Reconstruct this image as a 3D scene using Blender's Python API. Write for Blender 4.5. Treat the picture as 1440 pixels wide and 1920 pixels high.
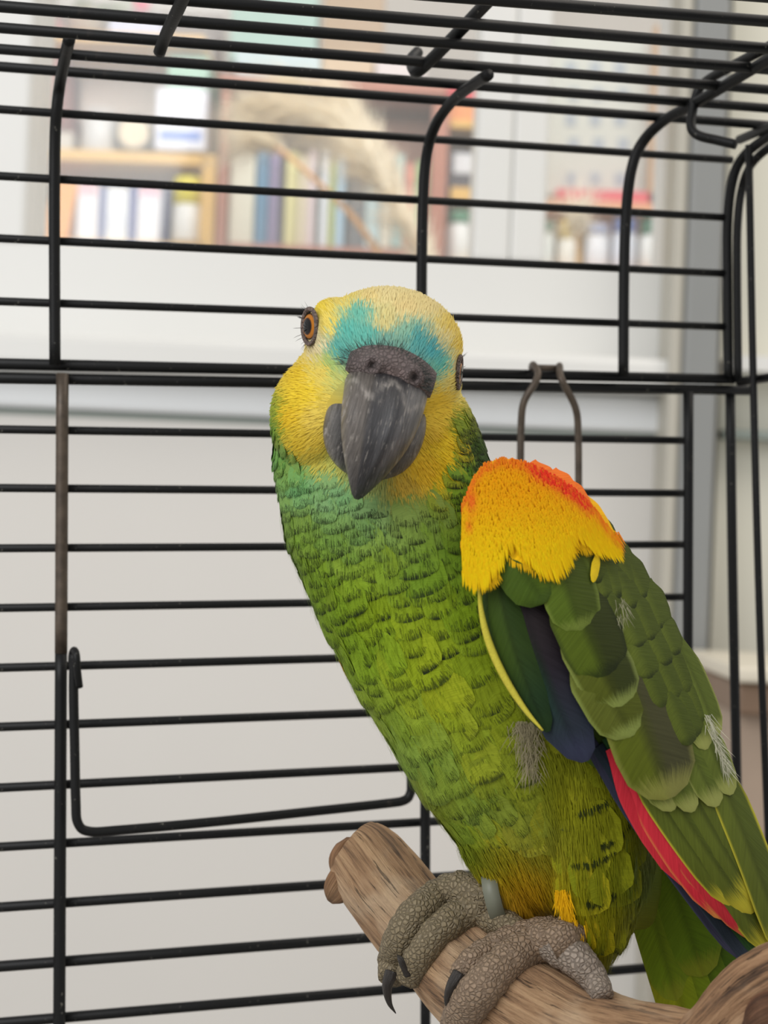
import bpy, bmesh, math, random
import numpy as np
from mathutils import Vector, Matrix, noise
from mathutils.bvhtree import BVHTree

random.seed(7)
rng = np.random.default_rng(7)
for o in list(bpy.data.objects):
    bpy.data.objects.remove(o)
scene = bpy.context.scene
COL = scene.collection

# ------------------------------------------------------------------ camera
F = 3080.0                       # focal length in pixels of the 1440 x 1920 frame
ROLL = math.radians(2.3)
CAM = Vector((0.0, 0.0, 1.30))
cam_d = bpy.data.cameras.new('camera')
cam_d.sensor_fit = 'VERTICAL'
cam_d.sensor_height = 36.0
cam_d.lens = 36.0 * F / 1920.0
cam_d.clip_start = 0.02
cam_d.dof.use_dof = True
cam_d.dof.focus_distance = 0.432
cam_d.dof.aperture_fstop = 17.0
cam = bpy.data.objects.new('camera', cam_d)
COL.objects.link(cam)
cam.matrix_world = Matrix.Translation(CAM) @ Matrix.Rotation(math.radians(91.1), 4, 'X') @ Matrix.Rotation(ROLL, 4, 'Z')
scene.camera = cam
MW = np.array(cam.matrix_world)
RC = MW[:3, :3]
TC = MW[:3, 3]

# ------------------------------------------------------------------ world, lights, exposure
world = bpy.data.worlds.new('room_daylight')
scene.world = world
world.use_nodes = True
bg = world.node_tree.nodes['Background']
bg.inputs['Color'].default_value = (1.0, 0.985, 0.96, 1)
bg.inputs['Strength'].default_value = 0.62

def area(name, loc, target, size, power, color):
    d = bpy.data.lights.new(name, 'AREA')
    d.shape = 'RECTANGLE'
    d.size, d.size_y = size
    d.energy = power
    d.color = color
    o = bpy.data.objects.new(name, d)
    COL.objects.link(o)
    o.location = loc
    o.rotation_euler = (Vector(target) - Vector(loc)).to_track_quat('-Z', 'Y').to_euler()
    return o
area('window_daylight', (-1.1, -0.9, 2.25), (0.0, 0.45, 1.3), (1.3, 1.3), 26.0, (0.985, 0.99, 1.0))
area('warm_wall_fill', (0.9, 0.7, 2.6), (0.5, 0.95, 1.0), (0.6, 1.2), 10.0, (1.0, 0.92, 0.82))  # warm fill light added on the right to tint the wall beige
area('shelf_fill_light', (0.1, 1.9, 2.45), (0.1, 2.8, 1.55), (1.6, 0.4), 11.0, (1.0, 0.98, 0.95))  # unseen fill light added to brighten the shelf fronts

vs = scene.view_settings
vs.view_transform = 'Standard'
vs.look = 'None'
vs.gamma = 1.0
vs.use_curve_mapping = False
vs.exposure = 0.0

# ------------------------------------------------------------------ mapping helpers
D0 = 0.42
S = D0 / F                        # metres per reference pixel at the bird's depth

def P(a):
    """(x, y, z) in reference pixels (z away from the lens, 0 = 0.42 m) -> world metres"""
    a = np.asarray(a, float).reshape(-1, 3)
    d = D0 + a[:, 2] * S
    c = np.stack([(a[:, 0] - 720) / F * d, -(a[:, 1] - 960) / F * d, -d], 1)
    return c @ RC.T + TC

def PD(px, py, d):
    c = np.array([(px - 720) / F * d, -(py - 960) / F * d, -d])
    return RC @ c + TC

def W(px, py, Y):
    """point where the sight line of a pixel meets the vertical plane y = Y of the room"""
    r = RC @ np.array([(px - 720) / F, -(py - 960) / F, -1.0])
    return TC + r * ((Y - TC[1]) / r[1])

def lin(c):
    c = np.asarray(c, float) / 255.0
    return np.where(c <= 0.04045, c / 12.92, ((c + 0.055) / 1.055) ** 2.4)

def sstep(x, a, b):
    t = np.clip((np.asarray(x, float) - a) / (b - a), 0, 1)
    return t * t * (3 - 2 * t)

def nz(v):
    v = np.asarray(v, float)
    return v / (np.linalg.norm(v, axis=-1, keepdims=True) + 1e-12)

# ------------------------------------------------------------------ materials
def new_mat(name):
    m = bpy.data.materials.new(name)
    m.use_nodes = True
    nt = m.node_tree
    b = nt.nodes['Principled BSDF']
    return m, nt, b

class N:
    """small helper to wire nodes"""
    def __init__(s, nt): s.nt = nt
    def new(s, t, **kw):
        n = s.nt.nodes.new(t)
        for k, v in kw.items(): setattr(n, k, v)
        return n
    def link(s, a, b): s.nt.links.new(a, b)
    def setin(s, sock, v):
        if hasattr(v, 'is_output'): s.link(v, sock)
        else: sock.default_value = v
    def math(s, op, a, b=None, c=None, clamp=False):
        n = s.new('ShaderNodeMath', operation=op); n.use_clamp = clamp
        s.setin(n.inputs[0], a)
        if b is not None: s.setin(n.inputs[1], b)
        if c is not None: s.setin(n.inputs[2], c)
        return n.outputs[0]
    def smooth(s, x, a, b):
        n = s.new('ShaderNodeMapRange', interpolation_type='SMOOTHSTEP')
        s.setin(n.inputs[0], x); n.inputs[1].default_value = a; n.inputs[2].default_value = b
        n.inputs[3].default_value = 0; n.inputs[4].default_value = 1
        return n.outputs[0]
    def mix(s, f, a, b, mode='MIX'):
        n = s.new('ShaderNodeMix', data_type='RGBA', blend_type=mode)
        s.setin(n.inputs[0], f); s.setin(n.inputs[6], a); s.setin(n.inputs[7], b)
        return n.outputs[2]
    def noise(s, vec, scale, detail=3, rough=0.55):
        n = s.new('ShaderNodeTexNoise')
        if vec is not None: s.link(vec, n.inputs['Vector'])
        n.inputs['Scale'].default_value = scale; n.inputs['Detail'].default_value = detail
        n.inputs['Roughness'].default_value = rough
        return n.outputs[0]
    def scale(s, vec, x, y, z):
        n = s.new('ShaderNodeVectorMath', operation='MULTIPLY')
        s.link(vec, n.inputs[0]); n.inputs[1].default_value = (x, y, z)
        return n.outputs[0]
    def bump(s, h, strength, dist, bsdf):
        n = s.new('ShaderNodeBump'); n.inputs['Strength'].default_value = strength
        n.inputs['Distance'].default_value = dist
        s.link(h, n.inputs['Height']); s.link(n.outputs[0], bsdf.inputs['Normal'])
    def attr(s, name):
        return s.new('ShaderNodeAttribute', attribute_name=name)
    def coord(s, which='Object'):
        return s.new('ShaderNodeTexCoord').outputs[which]

def rgba(c, srgb=True):
    c = lin(c) if srgb else np.asarray(c)
    return (float(c[0]), float(c[1]), float(c[2]), 1.0)

MATS = {}
def plain(name, c, rough=0.6, var=0.06, nscale=40.0, metallic=0.0, bump=0.0):
    """painted / printed / plastic surface with a slight procedural unevenness"""
    if name in MATS: return MATS[name]
    m, nt, b = new_mat(name); n = N(nt)
    k = n.noise(n.coord(), nscale, 4)
    lo = [x * (1 - var) for x in rgba(c)[:3]] + [1]; hi = [min(1, x * (1 + var)) for x in rgba(c)[:3]] + [1]
    n.link(n.mix(k, tuple(lo), tuple(hi)), b.inputs['Base Color'])
    b.inputs['Roughness'].default_value = rough
    b.inputs['Metallic'].default_value = metallic
    if bump: n.bump(k, bump, 0.001, b)
    MATS[name] = m
    return m

def plumage_mat():
    m, nt, b = new_mat('plumage'); n = N(nt)
    col = n.attr('Col'); edge = n.attr('Edge'); uv = n.attr('fuv')
    sep = n.new('ShaderNodeSeparateXYZ'); n.link(uv.outputs['Vector'], sep.inputs[0])
    u, v, w = sep.outputs
    au = n.math('ABSOLUTE', u)
    # barbs run obliquely from the shaft to the rim
    bc = n.new('ShaderNodeCombineXYZ')
    n.link(n.math('SUBTRACT', v, n.math('MULTIPLY', au, 0.16)), bc.inputs[0])
    n.link(n.math('MULTIPLY', u, 0.35), bc.inputs[1]); n.link(w, bc.inputs[2])
    barb = n.noise(n.scale(bc.outputs[0], 46, 2.5, 7.7), 1.0, 2, 0.6)
    fr = n.new('ShaderNodeCombineXYZ'); n.link(n.math('MULTIPLY', u, 26.0), fr.inputs[0])
    n.link(n.math('MULTIPLY', v, 2.0), fr.inputs[1]); n.link(w, fr.inputs[2])
    frn = n.noise(fr.outputs[0], 1.0, 2, 0.6)
    tipv = n.math('ADD', v, n.math('MULTIPLY', n.math('SUBTRACT', frn, 0.5), 0.16))
    tip = n.smooth(tipv, 0.82, 0.95)
    side = n.math('MULTIPLY', n.smooth(au, 0.82, 0.98), n.smooth(v, 0.15, 0.4))
    side = n.math('MULTIPLY', side, edge.outputs['Alpha'])
    rim = n.math('MULTIPLY', n.math('MAXIMUM', tip, side), col.outputs['Alpha'], clamp=True)
    val = n.math('ADD', n.math('MULTIPLY', barb, 0.5), 0.58)
    base = n.mix(1.0, col.outputs['Color'], val, 'MULTIPLY')
    base = n.mix(rim, base, edge.outputs['Color'])
    n.link(base, b.inputs['Base Color'])
    b.inputs['Roughness'].default_value = 0.62
    b.inputs['Specular IOR Level'].default_value = 0.12
    n.bump(barb, 0.35, 0.0004, b)
    return m
M_PLUM = plumage_mat()

def skin_mat(name, scale, bump, rough=0.55, dark=0.45):
    m, nt, b = new_mat(name); n = N(nt)
    col = n.attr('Col'); co = n.coord()
    vo = n.new('ShaderNodeTexVoronoi', feature='DISTANCE_TO_EDGE'); n.link(co, vo.inputs['Vector'])
    vo.inputs['Scale'].default_value = scale
    e = n.smooth(vo.outputs['Distance'], 0.0, 0.22)
    nn = n.noise(co, scale * 1.6, 4)
    val = n.math('ADD', n.math('MULTIPLY', e, 1 - dark), dark)
    val = n.math('MULTIPLY', val, n.math('ADD', n.math('MULTIPLY', nn, 0.7), 0.65))
    n.link(n.mix(1.0, col.outputs['Color'], val, 'MULTIPLY'), b.inputs['Base Color'])
    b.inputs['Roughness'].default_value = rough
    n.bump(n.math('ADD', e, n.math('MULTIPLY', nn, 0.4)), bump, 0.0006, b)
    return m
M_SKIN = skin_mat('scaly_foot_skin', 760, 0.7, 0.6, 0.68)
M_CERE = skin_mat('bare_cere_skin', 900, 0.6, 0.7, 0.6)

def beak_mat():
    m, nt, b = new_mat('beak_horn'); n = N(nt)
    col = n.attr('Col'); uv = n.attr('fuv')
    st = n.noise(n.scale(uv.outputs['Vector'], 9, 2.2, 1), 1.0, 5, 0.65)
    fl = n.noise(n.scale(uv.outputs['Vector'], 5.5, 3.4, 1), 1.0, 6, 0.72)
    flm = n.math('MULTIPLY', n.smooth(fl, 0.55, 0.66), n.math('SUBTRACT', 1.1, col.outputs['Alpha']))
    val = n.math('ADD', n.math('MULTIPLY', n.smooth(st, 0.3, 0.7), 0.55), 0.45)
    base = n.mix(1.0, col.outputs['Color'], val, 'MULTIPLY')
    base = n.mix(n.math('MULTIPLY', flm, 0.75, clamp=True), base, rgba((165, 158, 150)))
    n.link(base, b.inputs['Base Color'])
    n.link(n.math('ADD', n.math('MULTIPLY', flm, 0.4), 0.36), b.inputs['Roughness'])
    n.bump(n.math('ADD', st, fl), 0.55, 0.0008, b)
    return m
M_BEAK = beak_mat()

def eye_mat():
    m, nt, b = new_mat('wet_eye'); n = N(nt)
    col = n.attr('Col')
    k = n.noise(n.coord(), 900, 3)
    n.link(n.mix(1.0, col.outputs['Color'], n.math('ADD', n.math('MULTIPLY', k, 0.5), 0.75), 'MULTIPLY'), b.inputs['Base Color'])
    b.inputs['Roughness'].default_value = 0.06
    b.inputs['Specular IOR Level'].default_value = 0.3
    return m
M_EYE = eye_mat()

def wood_mat():
    m, nt, b = new_mat('bare_driftwood'); n = N(nt)
    uv = n.attr('fuv'); col = n.attr('Col')
    g = n.noise(n.scale(uv.outputs['Vector'], 14, 0.8, 1), 1.0, 6, 0.65)
    g2 = n.noise(n.scale(uv.outputs['Vector'], 34, 1.6, 1), 1.0, 4, 0.6)
    big = n.noise(n.coord(), 55, 3)
    r = n.new('ShaderNodeValToRGB'); n.link(g, r.inputs[0])
    el = r.color_ramp.elements
    el[0].position = 0.32; el[0].color = rgba((70, 52, 38))
    el[1].position = 0.62; el[1].color = rgba((176, 143, 108))
    e = el.new(0.46); e.color = rgba((146, 113, 82))
    crack = n.smooth(g2, 0.30, 0.37)
    c = n.mix(1.0, r.outputs[0], n.math('ADD', n.math('MULTIPLY', crack, 0.6), 0.4), 'MULTIPLY')
    c = n.mix(n.math('MULTIPLY', n.smooth(big, 0.45, 0.7), 0.45), c, rgba((205, 182, 152)))
    c = n.mix(1.0, c, col.outputs['Color'], 'MULTIPLY')
    n.link(c, b.inputs['Base Color'])
    b.inputs['Roughness'].default_value = 0.8
    n.bump(n.math('ADD', g, n.math('MULTIPLY', crack, 0.6)), 1.0, 0.0018, b)
    return m
M_WOOD = wood_mat()

def wire_mat():
    m, nt, b = new_mat('black_enamel_wire'); n = N(nt)
    co = n.coord(); k = n.noise(co, 160, 4); k2 = n.noise(co, 700, 3)
    c = n.mix(n.smooth(k, 0.62, 0.72), rgba((10, 11, 12)), rgba((30, 27, 25)))
    c = n.mix(n.math('MULTIPLY', n.smooth(k2, 0.66, 0.72), n.smooth(k, 0.5, 0.6)), c, rgba((110, 108, 100)))
    n.link(c, b.inputs['Base Color'])
    b.inputs['Roughness'].default_value = 0.5; b.inputs['Specular IOR Level'].default_value = 0.3
    n.bump(k2, 0.15, 0.0003, b)
    return m
M_WIRE = wire_mat()
def rust_mat():
    m, nt, b = new_mat('bronze_worn_wire'); n = N(nt)
    k = n.noise(n.coord(), 240, 4)
    n.link(n.mix(k, rgba((38, 32, 28)), rgba((112, 98, 84))), b.inputs['Base Color'])
    b.inputs['Metallic'].default_value = 0.35; b.inputs['Roughness'].default_value = 0.45
    return m
M_BRONZE = rust_mat()

def glass_mat():
    m, nt, b = new_mat('dusty_window_glass'); n = N(nt)
    nt.nodes.remove(b)
    out = [x for x in nt.nodes if x.type == 'OUTPUT_MATERIAL'][0]
    tr = n.new('ShaderNodeBsdfTransparent'); di = n.new('ShaderNodeBsdfDiffuse'); tl = n.new('ShaderNodeBsdfTranslucent')
    di.inputs['Color'].default_value = (0.9, 0.9, 0.88, 1); tl.inputs['Color'].default_value = (0.9, 0.9, 0.88, 1)
    gl = n.new('ShaderNodeBsdfGlossy'); gl.inputs['Roughness'].default_value = 0.05
    k = n.noise(n.coord(), 9, 4)
    a = n.new('ShaderNodeMixShader'); a.inputs[0].default_value = 0.5
    n.link(di.outputs[0], a.inputs[1]); n.link(tl.outputs[0], a.inputs[2])
    h = n.new('ShaderNodeMixShader'); n.link(n.math('ADD', n.math('MULTIPLY', k, 0.08), 0.07), h.inputs[0])
    n.link(tr.outputs[0], h.inputs[1]); n.link(a.outputs[0], h.inputs[2])
    g = n.new('ShaderNodeMixShader'); g.inputs[0].default_value = 0.03
    n.link(h.outputs[0], g.inputs[1]); n.link(gl.outputs[0], g.inputs[2])
    n.link(g.outputs[0], out.inputs[0])
    return m
M_GLASS = glass_mat()

def straw_mat():
    m, nt, b = new_mat('dry_straw_plume'); n = N(nt)
    out = [x for x in nt.nodes if x.type == 'OUTPUT_MATERIAL'][0]
    col = n.attr('Col'); tl = n.new('ShaderNodeBsdfTranslucent'); mx = n.new('ShaderNodeMixShader'); mx.inputs[0].default_value = 0.45
    c = n.mix(n.noise(n.coord(), 60, 2), col.outputs['Color'], rgba((255, 244, 222)))
    n.link(c, b.inputs['Base Color']); n.link(c, tl.inputs['Color']); b.inputs['Roughness'].default_value = 0.9
    n.link(b.outputs[0], mx.inputs[1]); n.link(tl.outputs[0], mx.inputs[2]); n.link(mx.outputs[0], out.inputs[0])
    return m
M_STRAW = straw_mat()

# ------------------------------------------------------------------ object helpers
ORIGIN = {}
def link(o, parent, wpos):
    COL.objects.link(o)
    ORIGIN[o.name] = Vector(wpos)
    if parent is not None:
        o.parent = parent
        o.location = Vector(wpos) - ORIGIN[parent.name]
    else:
        o.location = wpos
    return o

def thing(name, loc, label, cat, group=None):
    o = bpy.data.objects.new(name, None)
    o.empty_display_size = 0.02
    link(o, None, Vector(loc))
    return tag(o, label, cat, group)

def tag(o, label=None, cat=None, group=None, kind=None):
    if label: o['label'] = label
    if cat: o['category'] = cat
    if group: o['group'] = group
    if kind: o['kind'] = kind
    return o

class MB:
    """collects one mesh: vertices (any space), faces, per-vertex colour / rim colour / feather coordinates"""
    def __init__(s): s.v = []; s.f = []; s.c = []; s.e = []; s.t = []; s.n = 0; s.nn = []
    def add(s, v, f, c=None, e=None, t=None, nn=None):
        v = np.asarray(v, float).reshape(-1, 3); k = len(v)
        s.f += [tuple(int(i) + s.n for i in q) for q in f]
        s.v.append(v); s.n += k
        s.nn.append(nn if nn is not None else np.zeros((k, 3)))
        def full(x, w, d):
            if x is None: x = d
            x = np.asarray(x, float)
            if x.ndim == 1: x = np.tile(x, (k, 1))
            if x.shape[1] < w: x = np.concatenate([x, np.ones((k, w - x.shape[1]))], 1)
            return x
        s.c.append(full(c, 4, (1, 1, 1, 1))); s.e.append(full(e, 4, (0, 0, 0, 0))); s.t.append(full(t, 3, (0, 0.5, 0)))
    def build(s, name, mat, parent=None, px=True, smooth=True, attrs=True):
        v = np.concatenate(s.v)
        if px: v = P(v)
        c0 = (v.min(0) + v.max(0)) / 2
        nn = np.concatenate(s.nn)
        if np.abs(nn).sum() > 0:           # barbs are shaded like the surface they lie on
            if px: nn = (nn * np.array([1, -1, -1])) @ RC.T
            tri = np.array([(q[0], q[1], q[2]) for q in s.f])
            fnv = np.cross(v[tri[:, 1]] - v[tri[:, 0]], v[tri[:, 2]] - v[tri[:, 0]])
            bad = (fnv * nn[tri].mean(1)).sum(1) < 0
            s.f = [q[::-1] if b_ else q for q, b_ in zip(s.f, bad)]
        me = bpy.data.meshes.new(name)
        me.from_pydata((v - c0).tolist(), [], s.f)
        if attrs:
            a = me.attributes.new('Col', 'FLOAT_COLOR', 'POINT'); a.data.foreach_set('color', np.concatenate(s.c).astype(np.float32).ravel())
            a = me.attributes.new('Edge', 'FLOAT_COLOR', 'POINT'); a.data.foreach_set('color', np.concatenate(s.e).astype(np.float32).ravel())
            a = me.attributes.new('fuv', 'FLOAT_VECTOR', 'POINT'); a.data.foreach_set('vector', np.concatenate(s.t).astype(np.float32).ravel())
        if smooth: me.polygons.foreach_set('use_smooth', [True] * len(me.polygons))
        if np.abs(nn).sum() > 0:
            me.normals_split_custom_set_from_vertices(nn.tolist())
        me.materials.append(mat)
        o = bpy.data.objects.new(name, me)
        return link(o, parent, Vector(c0))

def grid_faces(nu, nv, closed=False):
    """nv rows of nu vertices"""
    f = []
    for j in range(nv - 1):
        for i in range(nu if closed else nu - 1):
            a = j * nu + i; b = j * nu + (i + 1) % nu
            f.append((a, b, b + nu, a + nu))
    return f

def catmull(pts, n):
    pts = np.asarray(pts, float); m = len(pts)
    ext = np.concatenate([[2 * pts[0] - pts[1]], pts, [2 * pts[-1] - pts[-2]]])
    out = []
    for t in np.linspace(0, m - 1, n):
        i = min(int(t), m - 2); x = t - i
        p0, p1, p2, p3 = ext[i:i + 4]
        out.append(0.5 * ((2 * p1) + (p2 - p0) * x + (2 * p0 - 5 * p1 + 4 * p2 - p3) * x * x + (3 * p1 - p0 - 3 * p2 + p3) * x ** 3))
    return np.array(out)

def tube(path, rad, ns=10, cap=True):
    """tube along a polyline; rad scalar or list; returns verts, faces, (angle, along) coordinates"""
    path = np.asarray(path, float); k = len(path)
    rad = np.full(k, rad) if np.isscalar(rad) else np.asarray(rad, float)
    tan = nz(np.gradient(path, axis=0))
    up = np.array([0, 0, 1.0]) if abs(tan[0][2]) < 0.8 else np.array([0, 1.0, 0])
    v = []; t = []
    nrm = nz(np.cross(tan[0], up)); L = 0
    for i in range(k):
        nrm = nz(nrm - tan[i] * np.dot(nrm, tan[i])); bn = np.cross(tan[i], nrm)
        if i: L += np.linalg.norm(path[i] - path[i - 1])
        for j in range(ns):
            a = 2 * math.pi * j / ns
            v.append(path[i] + rad[i] * (math.cos(a) * nrm + math.sin(a) * bn)); t.append((a / 6.2832, L, 0))
    f = grid_faces(ns, k, True)
    if cap:
        f.append(tuple(range(ns))[::-1]); f.append(tuple(range((k - 1) * ns, k * ns)))
    return np.array(v), f, np.array(t)

def box_verts(x0, x1, y0, y1, z0, z1):
    v = [(x, y, z) for z in (z0, z1) for y in (y0, y1) for x in (x0, x1)]
    f = [(0, 2, 3, 1), (4, 5, 7, 6), (0, 1, 5, 4), (2, 6, 7, 3), (0, 4, 6, 2), (1, 3, 7, 5)]
    return np.array(v, float), f

def bevel_obj(o, w, seg=2):
    bm = bmesh.new(); bm.from_mesh(o.data)
    bmesh.ops.bevel(bm, geom=bm.edges[:], offset=w, segments=seg, profile=0.5, affect='EDGES')
    bm.to_mesh(o.data); bm.free()
    o.data.polygons.foreach_set('use_smooth', [False] * len(o.data.polygons))

def wbox(name, x0, x1, y0, y1, z0, z1, mat, parent=None, bev=0.0):
    mb = MB(); v, f = box_verts(x0, x1, y0, y1, z0, z1); mb.add(v, f)
    o = mb.build(name, mat, parent, px=False, smooth=False, attrs=False)
    if bev: bevel_obj(o, bev)
    return o

def rect(px0, py0, px1, py1, Y):
    """room-aligned rectangle on plane Y seen through those pixel bounds"""
    xm, ym = (px0 + px1) / 2, (py0 + py1) / 2
    return W(px0, ym, Y)[0], W(px1, ym, Y)[0], W(xm, py1, Y)[2], W(xm, py0, Y)[2]

def pbox(name, px0, py0, px1, py1, Y, depth, mat, parent=None, bev=0.0):
    x0, x1, z0, z1 = rect(px0, py0, px1, py1, Y)
    return wbox(name, x0, x1, Y, Y + depth, z0, z1, mat, parent, bev)

def lathe(prof, cx, cy, ns=20):
    """prof: (radius, z) list -> verts, faces"""
    v = []
    for r, z in prof:
        for j in range(ns):
            a = 2 * math.pi * j / ns
            v.append((cx + r * math.cos(a), cy + r * math.sin(a), z))
    f = grid_faces(ns, len(prof), True)
    f.append(tuple(range(ns))[::-1]); f.append(tuple(range((len(prof) - 1) * ns, len(prof) * ns)))
    return np.array(v), f


# ================================================================== THE ROOM
YW = 1.50                        # inner face of the window wall
YS = 2.80                        # front of the shelves in the room beyond
XL, XR = -1.6, 1.6
M_WALL = plain('white_wall_paint', (222, 219, 214), 0.55, 0.02, 6)
M_TRIM = plain('white_gloss_trim', (226, 226, 223), 0.35, 0.02, 8)
M_POST = plain('grey_metal_post', (138, 140, 139), 0.45, 0.04, 20)
M_POSTL = plain('beige_grey_post_edge', (184, 180, 168), 0.45, 0.03, 20)
M_RAIL = plain('pale_blue_rail', (230, 233, 235), 0.3, 0.02, 8)
M_GROOVE = plain('grey_green_line', (140, 150, 144), 0.6, 0.05, 20)
zt = lambda y: W(360, y, YW)[2]
xp = lambda x, y=300: W(x, y, YW)[0]
tag(wbox('floor', XL, XR, -1.2, 3.5, -0.05, 0.0, plain('grey_vinyl_floor', (150, 145, 138), 0.6, 0.08, 12)), kind='structure')
wb = tag(wbox('wall_back', XL, xp(1268, 1000), YW, YW + 0.12, 0.0, zt(790), M_WALL), kind='structure')
wbox('groove_shadow_strip', XL, xp(1268, 780), YW - 0.002, YW + 0.1, zt(790) , zt(779), M_GROOVE, wb)  # shadow line of the groove, put in as a grey-green strip
tag(wbox('trim_1', XL, xp(1268, 740), YW - 0.012, YW + 0.12, zt(778), zt(712), M_RAIL, None, 0.004), kind='structure')
tag(wbox('trim_2', XL, xp(1268, 690), YW - 0.055, YW + 0.12, zt(710), zt(650), M_TRIM, None, 0.006), kind='structure')
tag(wbox('trim_3', XL, xp(1268, 560), YW, YW + 0.12, zt(649), zt(466), M_TRIM, None, 0.003), kind='structure')
zTop = W(360, -420, YW)[2]
z466 = zt(465.5)
def window(name, xa, xb, jl, jr):
    """frame posts between jl..xa and xb..jr (pixels at y=300), a dusty pane between"""
    e = bpy.data.objects.new(name, None)
    link(e, None, Vector(((xp(xa) + xp(xb)) / 2, YW + 0.05, z466))); e['kind'] = 'structure'
    wbox('frame_post', xp(jl), xp(xa), YW, YW + 0.1, z466, zTop, M_TRIM, e, 0.004)
    wbox('frame_post', xp(xb), xp(jr), YW, YW + 0.1, z466, zTop, M_TRIM, e, 0.004)
    wbox('frame_head', xp(xa) + 0.001, xp(xb) - 0.001, YW, YW + 0.1, zTop - 0.06, zTop, M_TRIM, e)
    wbox('glass_pane', xp(xa) + 0.0005, xp(xb) - 0.0005, YW + 0.05, YW + 0.054, z466, zTop - 0.06, M_GLASS, e)
    return e
window('window_1', 52, 893, -140, 962)
window('window_2', 1028, 1262, 962.6, 1267)
# grey post in front of the end of the wall
post = bpy.data.objects.new('trim_4', None)
link(post, None, Vector((xp(1310, 900), YW - 0.1, 0))); post['kind'] = 'structure'
wbox('post_face', xp(1288, 500) * 0.955, xp(1352, 500) * 0.955, YW - 0.07, YW + 0.12, 0, zTop, M_POST, post, 0.003)
wbox('post_edge', xp(1263, 500) * 0.955, xp(1287.6, 500) * 0.955, YW - 0.065, YW - 0.002, 0, zTop, M_POSTL, post, 0.003)
wr = tag(wbox('wall_right', xp(1356, 900), XR, YW + 0.03, YW + 0.15, 0, zTop, plain('cream_wall_paint', (224, 222, 208), 0.6, 0.03, 6)), kind='structure')
wbox('wall_rail', xp(1356, 900), XR, YW + 0.0, YW + 0.03, W(1400, 822, YW)[2], W(1400, 806, YW)[2], M_GROOVE, wr)
wbox('wall_ledge', xp(1356, 900), XR, YW - 0.02, YW + 0.03, W(1400, 700, YW)[2], W(1400, 672, YW)[2], M_TRIM, wr)

tag(wbox('wall_far', XL, XR, 3.3, 3.4, 0, 2.6, plain('far_room_paint', (205, 200, 192), 0.7, 0.03, 5)), kind='structure')

# low wooden bench at the right
be = thing('wooden_bench', (W(1420, 1400, 1.30)[0], 1.3, 0), 'brown wooden bench with pale top behind the right end of the cage', 'bench')
bx0, bx1, bz0, bz1 = rect(1338, 1262, 1700, 1330, 1.30)
wbox('bench_top', bx0, bx1, 1.22, 1.42, bz1 - 0.004, bz1 + 0.008, plain('pale_bench_top', (222, 214, 196), 0.4), be, 0.003)
wbox('bench_apron', bx0 + 0.004, bx1, 1.23, 1.42, bz0, bz1 - 0.005, plain('brown_bench_wood', (128, 104, 84), 0.5, 0.2, 30), be, 0.003)
wbox('bench_panel', bx0 + 0.01, bx1, 1.25, 1.42, 0.0, bz0 - 0.001, plain('tan_bench_panel', (170, 150, 132), 0.55, 0.08, 25), be)

# ------------------------------------------------------------------ shelves and goods beyond the glass
M_PINE = plain('yellow_pine', (224, 178, 88), 0.5, 0.12, 30)
M_RED = plain('reddish_wood', (176, 112, 88), 0.5, 0.12, 30)
M_DARK = plain('grey_brown_back_board', (128, 116, 108), 0.7, 0.15, 15)  # grey-brown boards closing the backs of the shelves
def sbox(p, name, a, mat, yo=0.0, dep=0.25):
    x0, x1, z0, z1 = rect(*a, YS)
    return wbox(name, x0, x1, YS + yo, YS + yo + dep, z0, z1, mat, p)
def floor_of(px): return (W(px, 300, YS)[0], YS, 0.0)

pine = thing('pine_bookshelf', floor_of(220), 'yellow pine bookshelf holding binders, at far left behind the glass', 'bookshelf')
sbox(pine, 'shelf_board', (20, 282, 383, 302), M_PINE)
sbox(pine, 'shelf_board', (20, 450, 383, 470), M_PINE)
sbox(pine, 'shelf_board', (20, 60, 383, 78), M_PINE)
x0, x1, z0, z1 = rect(384, -60, 411, 460, YS); wbox('side_panel', x0, x1, YS, YS + 0.25, 0, W(395, 290, YS)[2], M_PINE, pine)
x0, x1, _, _ = rect(-20, -60, 15, 460, YS); wbox('side_panel', x0, x1, YS, YS + 0.25, 0, z1, M_PINE, pine)
x0, x1, _, _ = rect(16, -60, 383, 460, YS); wbox('back_board', x0, x1, YS + 0.251, YS + 0.262, 0, z1, M_DARK, pine)

red = thing('red_wood_bookcase', floor_of(620), 'reddish brown wooden bookcase full of books, behind the dried grass', 'bookcase')
_, _, _, zr = rect(414, 172, 440, 460, YS)
x0, x1, _, _ = rect(412, 172, 427, 460, YS); wbox('side_panel', x0, x1, YS - 0.01, YS + 0.25, 0, zr, M_RED, red)
x0, x1, _, _ = rect(808, 172, 838, 460, YS); wbox('side_panel', x0, x1, YS - 0.01, YS + 0.25, 0, zr, M_RED, red)
sbox(red, 'top_board', (412, 150, 838, 172), M_RED, -0.01, 0.26)
sbox(red, 'shelf_board', (428, 462, 807, 482), M_RED)
x0, x1, _, _ = rect(428, 172, 807, 460, YS); wbox('back_board', x0, x1, YS + 0.251, YS + 0.262, 0, zr - 0.03, M_DARK, red)
sbox(red, 'inner_rail', (640, 196, 807, 300), plain('dark_brown_rail', (146, 112, 96), 0.6, 0.1, 20), 0.1, 0.02)

unit = thing('orange_shelf_unit', floor_of(870), 'narrow orange wooden shelf unit beside the white window post', 'shelf')
sbox(unit, 'shelf_board', (845, 352, 935, 378), M_PINE); sbox(unit, 'shelf_board', (845, 488, 935, 505), M_PINE)
sbox(unit, 'shelf_board', (845, 226, 935, 240), M_PINE)
x0, x1, _, _ = rect(936, 100, 946, 460, YS); wbox('side_panel', x0, x1, YS, YS + 0.25, 0, W(940, 120, YS)[2], M_PINE, unit)

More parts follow.
